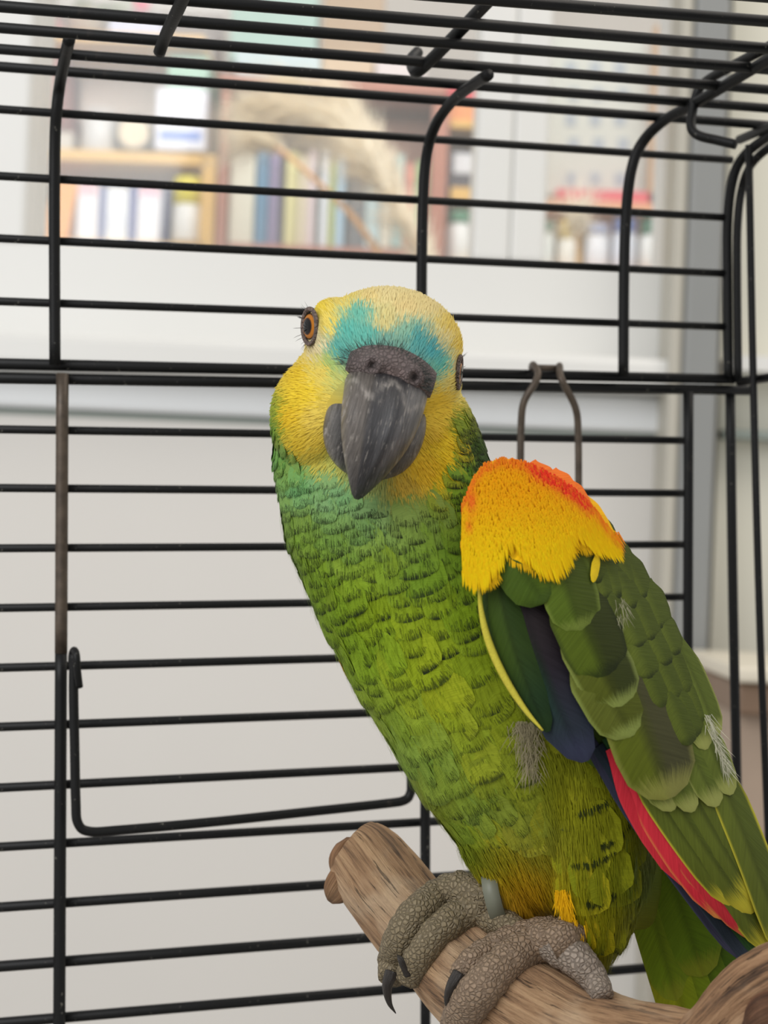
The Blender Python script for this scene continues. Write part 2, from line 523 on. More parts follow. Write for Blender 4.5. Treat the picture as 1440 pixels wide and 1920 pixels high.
unit2 = thing('small_wall_shelf', floor_of(1150), 'orange wooden shelf carrying white jars in the right-hand pane', 'shelf')
sbox(unit2, 'shelf_board', (1015, 378, 1280, 398), plain('orange_board', (222, 160, 118), 0.5, 0.1, 30))
sbox(unit2, 'shelf_board', (1015, 500, 1280, 516), plain('orange_board', (222, 160, 118)))
sbox(unit2, 'side_post', (1226, 40, 1246, 376), plain('tan_post', (190, 154, 116), 0.5, 0.1, 30), 0.02, 0.03)
sbox(unit2, 'back_board', (1015, 399, 1280, 499), plain('grey_backing', (140, 138, 132), 0.7, 0.1), 0.22, 0.01)

def book(a, c, label, name='book', cat='book', group=None, yo=0.02, dep=0.17, parts=(), lean=0.0):
    """a = pixel bounds on the shelf plane; parts = (name, y0, y1, colour) bands across the spine"""
    x0, x1, z0, z1 = rect(*a, YS)
    t = thing(name, ((x0 + x1) / 2, YS + yo + dep / 2, z0), label, cat, group)
    key = 'cover_%d_%d_%d' % tuple(c)
    wbox('cover', x0, x1, YS + yo, YS + yo + dep, z0, z1, plain(key, c, 0.5, 0.05), t, min(0.002, (x1 - x0) * 0.2))
    for nm, q0, q1, pc in parts:
        h = z1 - z0
        wbox(nm, x0 + 0.1 * (x1 - x0), x1 - 0.1 * (x1 - x0), YS + yo - 0.0015, YS + yo + 0.001, z1 - q1 * h, z1 - q0 * h, plain('cover_%d_%d_%d' % tuple(pc), pc, 0.5, 0.05), t)
    if lean: t.rotation_euler[1] = lean
    return t

# pine shelf, lower row
book((76, 330, 122, 449), (240, 160, 52), 'orange folder leaning in the pine bookshelf', 'folder', 'folder', lean=0.16)
book((140, 340, 180, 449), (238, 236, 240), 'white binder with pink label next to the orange folder', 'binder', 'binder', 'binders on the pine shelf', parts=(('spine_label', 0.02, 0.2, (240, 190, 200)),))
book((184, 344, 192, 449), (96, 116, 180), 'slim blue folder between the first two white binders', 'folder', 'folder')
book((195, 346, 236, 449), (236, 240, 244), 'plain white binder in the middle of three on the pine shelf', 'binder', 'binder', 'binders on the pine shelf', parts=(('spine_label', 0.5, 0.8, (222, 228, 238)),))
book((240, 342, 250, 449), (78, 96, 168), 'slim dark blue folder right of the plain white binder', 'folder', 'folder')
book((254, 346, 298, 449), (236, 236, 242), 'white binder with rosy label right of the dark blue folder', 'binder', 'binder', 'binders on the pine shelf', parts=(('spine_label', 0.02, 0.18, (238, 188, 206)),))
book((302, 340, 312, 449), (60, 72, 116), 'narrow navy book beside the yellow capped bottle', 'book', 'book')

def bottle(px0, py0, px1, py1, neck, c, capc, label, name='bottle', cat='bottle', group=None, capname='cap', yo=0.01):
    x0, x1, z0, z1 = rect(px0, py0, px1, py1, YS); r = (x1 - x0) / 2; cx = (x0 + x1) / 2; cy = YS + yo + r
    h = z1 - z0; zn = z1 - neck * h
    t = thing(name, (cx, cy, z0), label, cat, group)
    mb = MB(); v, f = lathe([(r * 0.92, z0), (r, z0 + 0.03 * h), (r, zn - 0.04 * h), (r * 0.9, zn)], cx, cy); mb.add(v, f)
    mb.build('body', plain('cover_%d_%d_%d' % tuple(c), c, 0.35), t, px=False, attrs=False)
    mb = MB(); v, f = lathe([(r * 0.98, zn + 0.0005), (r * 0.98, z1 - 0.02 * h), (r * 0.9, z1)], cx, cy); mb.add(v, f)
    mb.build(capname, plain('cover_%d_%d_%d' % tuple(capc), capc, 0.4), t, px=False, attrs=False)
    return t
bottle(318, 326, 378, 449, 0.42, (240, 240, 236), (236, 222, 40), 'white bottle with a big yellow cap on the pine shelf')
# pine shelf, upper row
bottle(146, 196, 210, 281, 0.2, (206, 206, 204), (190, 186, 182), 'pale grey jar on the upper pine shelf', 'jar', 'jar', capname='lid')
clk = thing('round_clock', floor_of(246), 'round cream faced clock on the upper pine shelf', 'clock')
x0, x1, z0, z1 = rect(212, 208, 284, 280, YS); cx, cz, r = (x0 + x1) / 2, (z0 + z1) / 2, (x1 - x0) / 2
def disc(cx, cy, cz, r, th, ns=28):
    v = []
    for y, k in ((cy + th, 0.96), (cy + th, 1.0), (cy, 1.0), (cy, 0.94)):
        for j in range(ns):
            a = 6.28318 * j / ns; v.append((cx + k * r * math.cos(a), y, cz + k * r * math.sin(a)))
    f = grid_faces(ns, 4, True); f.append(tuple(range(ns))); f.append(tuple(range(3 * ns, 4 * ns))[::-1])
    return np.array(v), f
mb = MB(); mb.add(*disc(cx, YS + 0.02, cz, r, 0.02)); mb.build('rim', plain('dark_clock_rim', (96, 96, 88), 0.5), clk, px=False, attrs=False, smooth=False)
mb = MB(); mb.add(*disc(cx, YS + 0.014, cz, r * 0.8, 0.006)); mb.build('dial', plain('cream_dial', (228, 212, 182), 0.5), clk, px=False, attrs=False, smooth=False)
book((292, 166, 388, 281), (232, 234, 244), 'large white carton with a blue label at the end of the upper pine shelf', 'carton', 'box', parts=(('blue_label', 0.7, 0.84, (110, 146, 222)),), yo=0.0)
book((44, 80, 104, 216), (176, 104, 104), 'dark red box standing at the far left above the pine shelf', 'box', 'box', yo=0.06)
book((118, 96, 300, 190), (214, 204, 194), 'wide pale pinkish box behind the jar and the clock', 'box', 'box', yo=0.16, dep=0.08)
book((44, 232, 126, 280), (200, 196, 186), 'low grey box at the left end of the upper pine shelf', 'box', 'box', yo=0.05)
book((310, 96, 386, 164), (142, 190, 164), 'mint green box lying on top of the white carton', 'box', 'box', yo=0.03)
# top row above
book((50, 10, 96, 58), (214, 150, 160), 'small rose coloured box on the top pine board', 'box', 'box')
book((200, 20, 300, 58), (190, 194, 216), 'low lilac box on the top pine board', 'box', 'box')
book((440, 84, 600, 148), (196, 216, 220), 'wide pale blue box on top of the reddish bookcase', 'box', 'box')
book((604, 90, 700, 148), (204, 180, 148), 'tan cardboard box on top of the reddish bookcase', 'box', 'box')
book((704, 100, 800, 148), (214, 206, 206), 'pale grey box at the right end on top of the reddish bookcase', 'box', 'box')
book((600, -60, 720, 84), (176, 150, 120), 'tall brown carton standing behind the boxes on the bookcase', 'carton', 'box', yo=0.12, dep=0.1)
book((420, -60, 590, 80), (170, 200, 190), 'big grey green carton above the reddish bookcase', 'carton', 'box', yo=0.12, dep=0.1)

# books of the red bookcase
BK = [((429, 222, 476, 461), (222, 220, 200), 'thick cream book at the left end of the reddish bookcase'),
      ((478, 252, 501, 461), (78, 130, 164), 'blue book next to the thick cream one'),
      ((503, 264, 521, 461), (134, 124, 160), 'dull purple book right of the blue one'),
      ((523, 268, 531, 461), (70, 70, 80), 'thin black book right of the purple one'),
      ((533, 278, 556, 461), (216, 210, 150), 'pale yellow book right of the thin black one'),
      ((558, 284, 574, 461), (226, 214, 184), 'ivory book left of the pale pink one'),
      ((576, 276, 590, 461), (232, 214, 216), 'pale pink book in the reddish bookcase'),
      ((592, 290, 597, 461), (66, 84, 78), 'very thin dark green book by the pale pink one'),
      ((599, 280, 615, 461), (226, 232, 238), 'white book right of the thin dark green one'),
      ((617, 292, 627, 461), (186, 200, 110), 'thin lime green book behind the dried grass'),
      ((629, 284, 646, 461), (170, 202, 222), 'light blue book right of the lime green one'),
      ((652, 330, 684, 461), (100, 104, 108), 'low dark grey block put in for the dark gap behind the dried grass stems'),  # dark gap between the books, put in as a grey block
      ((686, 276, 712, 461), (186, 214, 218), 'pale aqua book behind the plumes'),
      ((714, 290, 736, 461), (216, 214, 196), 'off white book between pale aqua and turquoise books'),
      ((738, 284, 756, 461), (150, 196, 196), 'turquoise book near the right end of the bookcase'),
      ((758, 300, 776, 461), (216, 150, 130), 'salmon coloured book near the right end of the bookcase'),
      ((778, 296, 804, 461), (150, 190, 130), 'green book at the right end of the reddish bookcase')]
for a, c, l in BK:
    book(a, c, l, group='books in the reddish bookcase', parts=(('spine_band', 0.12, 0.2, tuple(min(255, int(x * 1.12)) for x in c)),))
# narrow unit
book((842, 276, 930, 351), (64, 62, 72), 'black box with a white patch on the narrow orange shelf', 'box', 'box', parts=(('white_patch', 0.1, 0.6, (220, 222, 226)),))
bottle(840, 392, 886, 487, 0.24, (238, 240, 238), (84, 146, 114), 'white bottle with a green cap on the narrow orange shelf')
bottle(890, 396, 930, 487, 0.24, (232, 232, 226), (120, 130, 126), 'white bottle with a grey cap next to the green capped one')
book((840, 150, 905, 186), (214, 48, 62), 'bright red tin lying on the orange carton near the window post', 'tin', 'tin')
book((840, 188, 912, 225), (232, 150, 84), 'orange carton under the bright red tin', 'carton', 'box')

# right-hand pane
cal = thing('wall_calendar', floor_of(1130), 'white wall calendar with grey blue marks in the right-hand pane', 'calendar')
sbox(cal, 'sheet', (1034, 30, 1222, 344), plain('calendar_paper', (206, 210, 202), 0.7, 0.03), 0.10, 0.004)
for r_, yy in enumerate((85, 135, 185, 232, 300)):
    for q in range(3):
        sbox(cal, 'printed_mark', (1072 + 48 * q + 6 * (r_ % 2), yy, 1072 + 48 * q + 20 + 6 * (r_ % 2), yy + 24), plain('grey_blue_print', (168, 178, 188), 0.7), 0.098, 0.0015)
book((1046, 352, 1262, 377), (216, 84, 96), 'long flat red box lying on the orange shelf', 'box', 'box')
bottle(1016, 412, 1042, 499, 0.25, (220, 226, 222), (92, 130, 112), 'slim white jar with dark green lid at the left end of the row', 'jar', 'jar', 'jars on the small shelf', 'lid')
bottle(1048, 408, 1096, 499, 0.4, (238, 236, 226), (226, 196, 96), 'white jar with a yellow lid on the small shelf', 'jar', 'jar', 'jars on the small shelf', 'lid')
bottle(1102, 416, 1146, 499, 0.25, (232, 234, 240), (150, 164, 206), 'white jar with a pale blue lid on the small shelf', 'jar', 'jar', 'jars on the small shelf', 'lid')
bottle(1152, 404, 1198, 499, 0.3, (222, 228, 240), (92, 116, 180), 'white jar with a strong blue lid on the small shelf', 'jar', 'jar', 'jars on the small shelf', 'lid')
bottle(1204, 404, 1262, 499, 0.34, (238, 240, 238), (72, 130, 104), 'wide white jar with a green lid at the right end of the row', 'jar', 'jar', 'jars on the small shelf', 'lid')

# ------------------------------------------------------------------ dried grass plumes
def strands(mb, roots, dirs, lens, wid, cols, curl, seg=3):
    """thin tapering blades in world or pixel space"""
    for i in range(len(roots)):
        r = np.asarray(roots[i], float); d = nz(dirs[i]); L = lens[i]; w = wid
        side = nz(np.cross(d, curl[i]) + 1e-6); v = []
        for j in range(seg + 1):
            t = j / seg; p = r + d * L * t + np.asarray(curl[i]) * L * t * t
            h = w * (1 - t) * 0.5
            v += [p - side * h, p + side * h] if j < seg else [p]
        f = [(2 * j, 2 * j + 1, 2 * j + 3, 2 * j + 2) for j in range(seg - 1)] + [(2 * seg - 2, 2 * seg - 1, 2 * seg)]
        c = np.asarray(cols[i] if np.ndim(cols) > 1 else cols)
        mb.add(v, f, c, None, (0, 0.5, i * 0.37), np.tile((0.0, -0.75, 0.66), (len(v), 1)))
YG = 2.45
def plume(label, pts, fuzz_from, nst, spread, seedv, stemc=(206, 164, 104), fc=(252, 240, 216)):
    r_ = np.random.default_rng(seedv)
    path = catmull([W(x, y, YG + z) for x, y, z in pts], 26)
    t = thing('dried_grass_plume', path[0], label, 'dried plant', 'dried grass plumes behind the glass')
    mb = MB(); v, f, tt = tube(path, np.linspace(0.006, 0.0025, 26), 6); mb.add(v, f)
    mb.build('stem', plain('straw_stem_%d' % stemc[0], stemc, 0.7, 0.15), t, px=False, attrs=False)
    mb = MB(); k0 = int(26 * fuzz_from); tg = nz(np.gradient(path, axis=0))
    idx = r_.integers(k0, 26, nst); roots = path[idx] + r_.normal(0, 0.004, (nst, 3))
    rad = r_.normal(0, 1, (nst, 3)); d = tg[idx] * 0.9 + nz(rad) * spread
    curl = np.tile((0, 0, -0.45), (nst, 1)) + r_.normal(0, 0.12, (nst, 3))
    c = np.array([lin(np.clip(np.array(fc) + r_.normal(0, 10), 0, 255)) for _ in range(nst)])
    c = np.concatenate([c, np.zeros((nst, 1))], 1)
    strands(mb, roots, d, r_.uniform(0.06, 0.13, nst), 0.004, c, curl)
    o = mb.build('plume', M_STRAW, t, px=False); o['kind'] = 'stuff'
    return t
plume('broad cream grass plume arching left over the books', [(850, 560, 0), (780, 430, 0), (700, 300, 0), (600, 215, 0.02), (490, 205, 0.04)], 0.4, 1300, 0.6, 1)
plume('second cream plume rising close to the window post', [(830, 560, 0.05), (770, 420, 0.05), (700, 280, 0.05), (640, 200, 0.05), (560, 165, 0.06)], 0.35, 1300, 0.55, 2)
plume('thin tan grass stalk crossing in front of the books', [(760, 560, -0.02), (680, 430, -0.02), (610, 355, -0.02), (530, 285, 0), (500, 270, 0)], 0.75, 160, 0.4, 3, (214, 160, 96))
plume('drooping pale grass plume hanging low beside the bookcase end', [(840, 600, -0.05), (790, 470, -0.05), (735, 370, -0.04), (690, 300, -0.04)], 0.2, 700, 0.5, 4)
plume('small spray of whitish grass in front of the yellow lidded jar', [(1085, 560, 0), (1085, 470, 0), (1082, 425, 0), (1080, 400, 0)], 0.5, 140, 1.0, 5, (206, 170, 120), (236, 230, 214))

# leafy plant on top of the pine shelf
pl = thing('potted_plant', W(160, 62, YS + 0.1), 'small green potted plant with a pink flower on the top pine board', 'plant')
c0 = W(160, 58, YS + 0.12)
mb = MB(); mb.add(*lathe([(0.025, c0[2]), (0.034, c0[2] + 0.03), (0.036, c0[2] + 0.032)], c0[0], c0[1])); mb.build('pot', plain('cover_200_190_170', (200, 190, 170)), pl, px=False, attrs=False)
mleaf = plain('green_leaf', (128, 162, 88), 0.5, 0.2, 60)
for k in range(16):
    a = k * 2.4; el = 0.35 + 0.5 * random.random(); L = 0.05 + 0.035 * random.random()
    d = np.array([math.cos(a) * math.cos(el), math.sin(a) * math.cos(el), math.sin(el)]); s = nz(np.cross(d, (0, 0, 1)))
    base = c0 + np.array([0, 0, 0.03]); v = []
    for t in np.linspace(0, 1, 6):
        h = 0.014 * math.sin(math.pi * (0.08 + 0.9 * t)); p = base + d * L * t + np.array([0, 0, -0.03 * t * t])
        v += [p - s * h, p + np.array([0, 0, -0.003]), p + s * h]
    mb = MB(); mb.add(v, grid_faces(3, 6)); mb.build('leaf', mleaf, pl, px=False, attrs=False)
for k in range(5):
    a = k * 1.2566; p = W(266, 8, YS + 0.1); mb = MB()
    q = p + np.array([0.009 * math.cos(a), -0.002, 0.009 * math.sin(a)])
    v, f = lathe([(0.002, q[2] - 0.006), (0.007, q[2] - 0.002), (0.007, q[2] + 0.003), (0.002, q[2] + 0.006)], q[0], q[1], 8)
    mb.add(v, f); mb.build('petal', plain('pink_petal', (226, 100, 128), 0.6), pl, px=False, attrs=False)
mb = MB(); v, f, _ = tube([c0 + np.array([0, 0, 0.03]), (c0 + W(266, 8, YS + 0.1)) / 2 + np.array([0, 0, 0.02]), W(266, 8, YS + 0.1)], 0.002, 6); mb.add(v, f); mb.build('flower_stem', mleaf, pl, px=False, attrs=False)

# ================================================================== THE CAGE
def CC(px, py, d): return PD(px, py, d)
def panel(px, py, off=0.0):
    """sight line of a pixel meets the cage's back panel; off = metres in front of it"""
    kx = (px - 720) / F
    d = (0.5225 + 0.122 * 0.3204 - off) / (1 - 0.3204 * kx)
    return PD(px, py, d)
cage = thing('bird_cage', panel(640, 2150), 'black enamelled wire bird cage around the parrot, wooden perch inside', 'cage')
SCL = 0.60 / F
def wire(name, pts, r_px=7.5, mat=None, n=None, label=None, ns=10, parent=None):
    pts = np.array(pts, float)
    if n: pts = catmull(pts, n)
    mb = MB(); v, f, t = tube(pts, r_px * SCL, ns); mb.add(v, f)
    o = mb.build(name, mat or M_WIRE, parent or cage, px=False, attrs=False)
    if label: o['label'] = label
    return o
def ext(a, b, ka, kb):
    a, b = np.array(a), np.array(b); return [a - (b - a) * ka, b + (b - a) * kb]

# horizontal wires of the upper back panel and the lower back panel (pixels at the left frame edge and near the corner)
UP = [((0, 205), (1372, 300), 7), ((0, 330), (1362, 408), 7), ((0, 447), (1362, 513), 7), ((0, 565), (1362, 613), 7), ((0, 682), (1375, 711), 9.5)]
for a, b, r in UP:
    wire('horizontal_wire', ext(panel(*a), panel(*b), 0.35, 0.0), r)
LO = [((0, 709), (1404, 732), 9.5), ((0, 805), (1290, 826), 7.2), ((0, 915), (1290, 925), 7.2), ((0, 1028), (1290, 1021), 7.2), ((0, 1140), (1290, 1119), 7.2),
      ((0, 1252), (1290, 1216), 7.4), ((0, 1363), (1290, 1314), 7.6), ((0, 1477), (1290, 1412), 7.6), ((0, 1588), (1290, 1512), 7.6), ((0, 1701), (1290, 1612), 8.2),
      ((0, 1812), (1290, 1712), 9.0), ((0, 1918), (1290, 1808), 8.6), ((0, 2030), (1290, 1905), 8.2), ((0, 2142), (1290, 2003), 8.2)]
for a, b, r in LO:
    wire('horizontal_wire', ext(panel(*a), panel(*b), 0.35, 0.0), r)
for k, (l, m_, r_) in enumerate([(125, 183, 235), (92, 150, 203), (52, 115, 168), (12, 76, 130), (-29, 33, 91), (-72, -10, 40), (-118, -58, -6), (-168, -106, -56), (-222, -160, -108), (-280, -218, -166)]):
    dl = 0.5177 - 0.0191 * k; dr = dl * 1.14
    wire('roof_wire', ext(CC(0, l, dl), CC(1440, r_, dr), 0.35, 0.06), 8.2 if k < 3 else 8.6)

RD = lambda y: 463.0 / (1020.0 - y)            # depth of a point on the roof seen at that pixel row (left part)
# upright wires: straight on the back panel, bent forward under the roof
wire('upright_wire', [panel(103, 684, .004), panel(102, 420, .004), panel(103, 270, .004), panel(106, 210, .006), CC(112, 160, .520), CC(121, 112, .505), CC(130, 72, .490)], 9.5, n=40)
wire('upright_wire', [panel(790, 690, .004), panel(791, 480, .004), panel(794, 360, .004), panel(801, 285, .006), CC(818, 232, .553), CC(850, 188, .540), CC(885, 160, .524), CC(916, 140, .510)], 9.5, n=44)
wire('upright_wire', [panel(1169, 705, .004), panel(1170, 520, .004), panel(1174, 400, .004), panel(1184, 318, .006), CC(1204, 268, .584), CC(1245, 226, .575), CC(1310, 190, .555), CC(1440, 112, .515), CC(1600, 20, .465)], 10, n=54)
wire('corner_wire', [panel(1366, 716, .0), panel(1364, 520, .0), panel(1364, 420, .0), panel(1372, 345, .002), CC(1392, 296, .597), CC(1440, 256, .585), CC(1540, 190, .545)], 9.5, n=46)
wire('corner_wire', [panel(1384, 716, .003), panel(1382, 520, .003), panel(1383, 420, .003), panel(1392, 350, .004), CC(1412, 304, .59), CC(1460, 264, .575), CC(1560, 196, .54)], 8, n=46)
# lower upright wires
wire('upright_wire', [panel(117, 700, .004), panel(115.5, 1000, .004), panel(114.4, 1225, .004)], 10.5, M_BRONZE, label='worn brownish upright wire', n=8)
wire('upright_wire', [panel(114.4, 1225, .004), panel(113, 1500, .004), panel(110, 2150, .004)], 10.2, n=10)
wire('upright_wire', [panel(797, 712, .004), panel(797, 1300, .004), panel(798, 2100, .004)], 9, n=8)
wire('upright_wire', [panel(1291, 735, .004), panel(1290, 1100, .004), panel(1289, 1500, .004), panel(1286, 2050, .004)], 9.5, n=12)
wire('corner_wire', [panel(1369, 735, -.001), panel(1374, 1100, -.001), panel(1382, 1500, -.001), panel(1392, 2050, -.001)], 9.5, n=12)
wire('upright_wire', [panel(-330, 330, .004), panel(-330, 1200, .004), panel(-330, 2100, .004)], 9.5, n=8)
# side panel: uprights one pitch apart towards the lens, and its rail
cornerB = np.array(panel(1380, 900)); sdir = RC @ np.array([0.305, 0, 0.952])
upc = RC @ np.array([0, 1.0, 0])
wire('side_wire', [CC(1404, 272, .585), CC(1412, 700, .585), CC(1424, 1150, .582), CC(1437, 1480, .58), CC(1462, 2050, .578)], 7, n=16)
for k in range(2, 10):
    b = cornerB + sdir * (0.0205 * k)
    wire('side_wire', [b + upc * 0.118, b - upc * 0.06, b - upc * 0.23], 7.5, n=4)
for py in (716, 250, 2050):
    a = np.array(CC(1386, py + (12 if py == 250 else 0), .600)); wire('side_rail', [a, a + sdir * 0.22], 8.5)
# roof lengthwise wires with hooked ends
wire('roof_cross_wire', [CC(299, 98, .475), CC(310, 68, .468), CC(326, 34, .455), CC(346, -10, .44), CC(400, -150, .40), CC(470, -330, .35)], 9.5, n=30)
wire('roof_cross_wire', [CC(783, 98, .535), CC(772, 112, .53), CC(779, 134, .52), CC(800, 120, .515), CC(850, 70, .50), CC(925, -8, .475), CC(1060, -150, .42)], 10, n=40)
wire('roof_hook', [CC(1380, 271, .545), CC(1345, 263, .548), CC(1310, 254, .55), CC(1296, 238, .552), CC(1300, 200, .556), CC(1310, 168, .558), CC(1330, 148, .552), CC(1380, 120, .535), CC(1440, 88, .515), CC(1600, 0, .46)], 8.5, n=60, label='roof wire ending in a bent hook')
# small swing door: U-shaped wire in front of the lower panel with a curled hinge
door = wire('feeder_door', [panel(139, 1226, .012), panel(138, 1300, .012), panel(140, 1400, .012), panel(142, 1500, .012), panel(146, 1543, .012), panel(168, 1559, .012), panel(230, 1556, .012), panel(400, 1541, .012), panel(580, 1522, .012), panel(720, 1507, .012), panel(757, 1501, .012), panel(769, 1488, .012), panel(771, 1460, .012), panel(771, 1300, .012)], 8, n=110, label='U-shaped wire frame of the small door')
wire('hinge_curl', [panel(134, 1250, .008), panel(135, 1228, .009), panel(139, 1219, .013), panel(143, 1228, .017), panel(145, 1255, .017), panel(149, 1288, .015)], 6, n=24, parent=door)

# bronze hanger hooked over the rail behind the wing
hg = thing('wire_hanger', panel(1035, 1050, .01), 'bronze wire hanger loop hooked over the cage rail behind the wing', 'hanger')
mb = MB(); v, f, _ = tube(catmull([panel(977, 1050, .012), panel(976, 900, .012), panel(977, 800, .012), panel(982, 755, .013), panel(1002, 720, .014), panel(1009, 700, .012), panel(1000, 684, .006), panel(997, 690, -.004)], 40), 6.5 * SCL, 10); mb.add(v, f)
mb.build('hanger_leg', M_BRONZE, hg, px=False, attrs=False)
mb = MB(); v, f, _ = tube(catmull([panel(1086, 1050, .012), panel(1085, 920, .012), panel(1084, 810, .012), panel(1079, 765, .013), panel(1058, 722, .014), panel(1050, 702, .012), panel(1049, 686, .006), panel(1050, 692, -.004)], 40), 6.5 * SCL, 10); mb.add(v, f)
mb.build('hanger_leg', M_BRONZE, hg, px=False, attrs=False)
mb = MB(); v, f, _ = tube([panel(996, 689, .007), panel(1052, 690, .007)], 5.5 * SCL, 8); mb.add(v, f)
mb.build('hanger_bridge', M_BRONZE, hg, px=False, attrs=False)

# ================================================================== THE PERCH
def log_mesh(pts, rads, ns=40, n=70, seed=0.0, rough=0.07):
    """gnarled branch in pixel space: closed rounded ends, lengthwise furrows, knots"""
    path = catmull(pts, n); r = catmull([(q, 0, 0) for q in rads], n)[:, 0]
    v, f, t = tube(path, r, ns)
    v2 = []
    for i, q in enumerate(v):
        row = i // ns; c = path[row]; d = q - c; a = t[i][0] * 6.2832; L = t[i][1]
        k = 1 + rough * 1.4 * noise.noise((math.cos(a) * 1.3 + seed, math.sin(a) * 1.3, L * 0.006)) + rough * 0.7 * noise.noise((math.cos(a) * 5 + seed, math.sin(a) * 5, L * 0.004)) + rough * 0.3 * noise.noise((math.cos(a) * 9, math.sin(a) * 9 + seed, L * 0.03))
        e = min(1.0, row / 3.0) if row < 3 else 1.0
        v2.append(c + d * k * (0.72 + 0.28 * e))
    tt = np.stack([np.cos(t[:, 0] * 6.2832) * 0.6 + t[:, 0] * 0.0, t[:, 1] / 160.0, np.sin(t[:, 0] * 6.2832) * 0.6], 1)
    # x and z carry the angle so that the grain is continuous around the log
    return np.array(v2), f, np.stack([tt[:, 0], tt[:, 1], tt[:, 2]], 1)
perch = thing('wooden_perch', P((1000, 1900, 0))[0], 'gnarled bare driftwood branch that the parrot grips', 'perch')
mb = MB()
BR = [(676, 1604, 352), (694, 1622, 335), (785, 1738, 235), (920, 1856, 95), (1100, 1965, -55), (1290, 2010, -150), (1480, 2040, -230), (1700, 2080, -320)]
v, f, t = log_mesh(BR, [66, 80, 88, 104, 112, 118, 130, 135], seed=0.3)
mb.add(v, f, (1, 1, 1), None, t)
br_v, br_f = v.copy(), list(f)
# ragged broken lip and bark knob at the far end
log = mb.build('branch', M_WOOD, perch)
for (pts, rads, sd) in (([(668, 1580, 335), (646, 1618, 318), (637, 1650, 322)], [26, 30, 14], 2.0), ([(660, 1640, 325), (634, 1672, 312), (620, 1690, 318)], [40, 30, 8], 3.1)):
    mb = MB(); v, f, t = log_mesh(pts, rads, 16, 14, sd, 0.22); mb.add(v, f, (0.72, 0.6, 0.5), None, t)
    mb.build('bark_knob', M_WOOD, perch)
mb = MB(); v, f, t = log_mesh([(1250, 2010, -170), (1330, 1972, -200), (1420, 1895, -230), (1500, 1842, -250), (1640, 1770, -285)], [60, 86, 104, 98, 90], seed=5.2, rough=0.1)
mb.add(v, f, (0.95, 0.9, 0.88), None, t); br_v2, br_f2 = v.copy(), list(f)
mb.build('side_branch', M_WOOD, perch)
mb = MB(); v, f, t = log_mesh([(1395, 1925, -325), (1430, 1900, -333), (1475, 1880, -335)], [10, 34, 30], 16, 14, 7.7, 0.2); mb.add(v, f, (0.5, 0.36, 0.32), None, t)
mb.build('bark_knob', M_WOOD, perch)['label'] = 'reddish brown torn bark'
BVH_BR = BVHTree.FromPolygons([Vector(q) for q in br_v], br_f)
def branch_z(x, y, default=200.0):
    h = BVH_BR.ray_cast(Vector((x, y, -2000)), Vector((0, 0, 1)))
    if h[0] is not None: return h[0].z
    return BVH_BR.find_nearest(Vector((x, y, float(np.interp(x, [676, 785, 920, 1100], [352, 235, 95, -55])))))[0].z

# ================================================================== THE PARROT
# All in pixel space: x right, y down, z away from the lens (0.136 mm per unit), mapped to metres by P().
parrot = thing('parrot', P((1000, 1790, 60))[0], 'green parrot with yellow face, turquoise forehead and orange shoulder, gripping the wooden perch', 'bird')

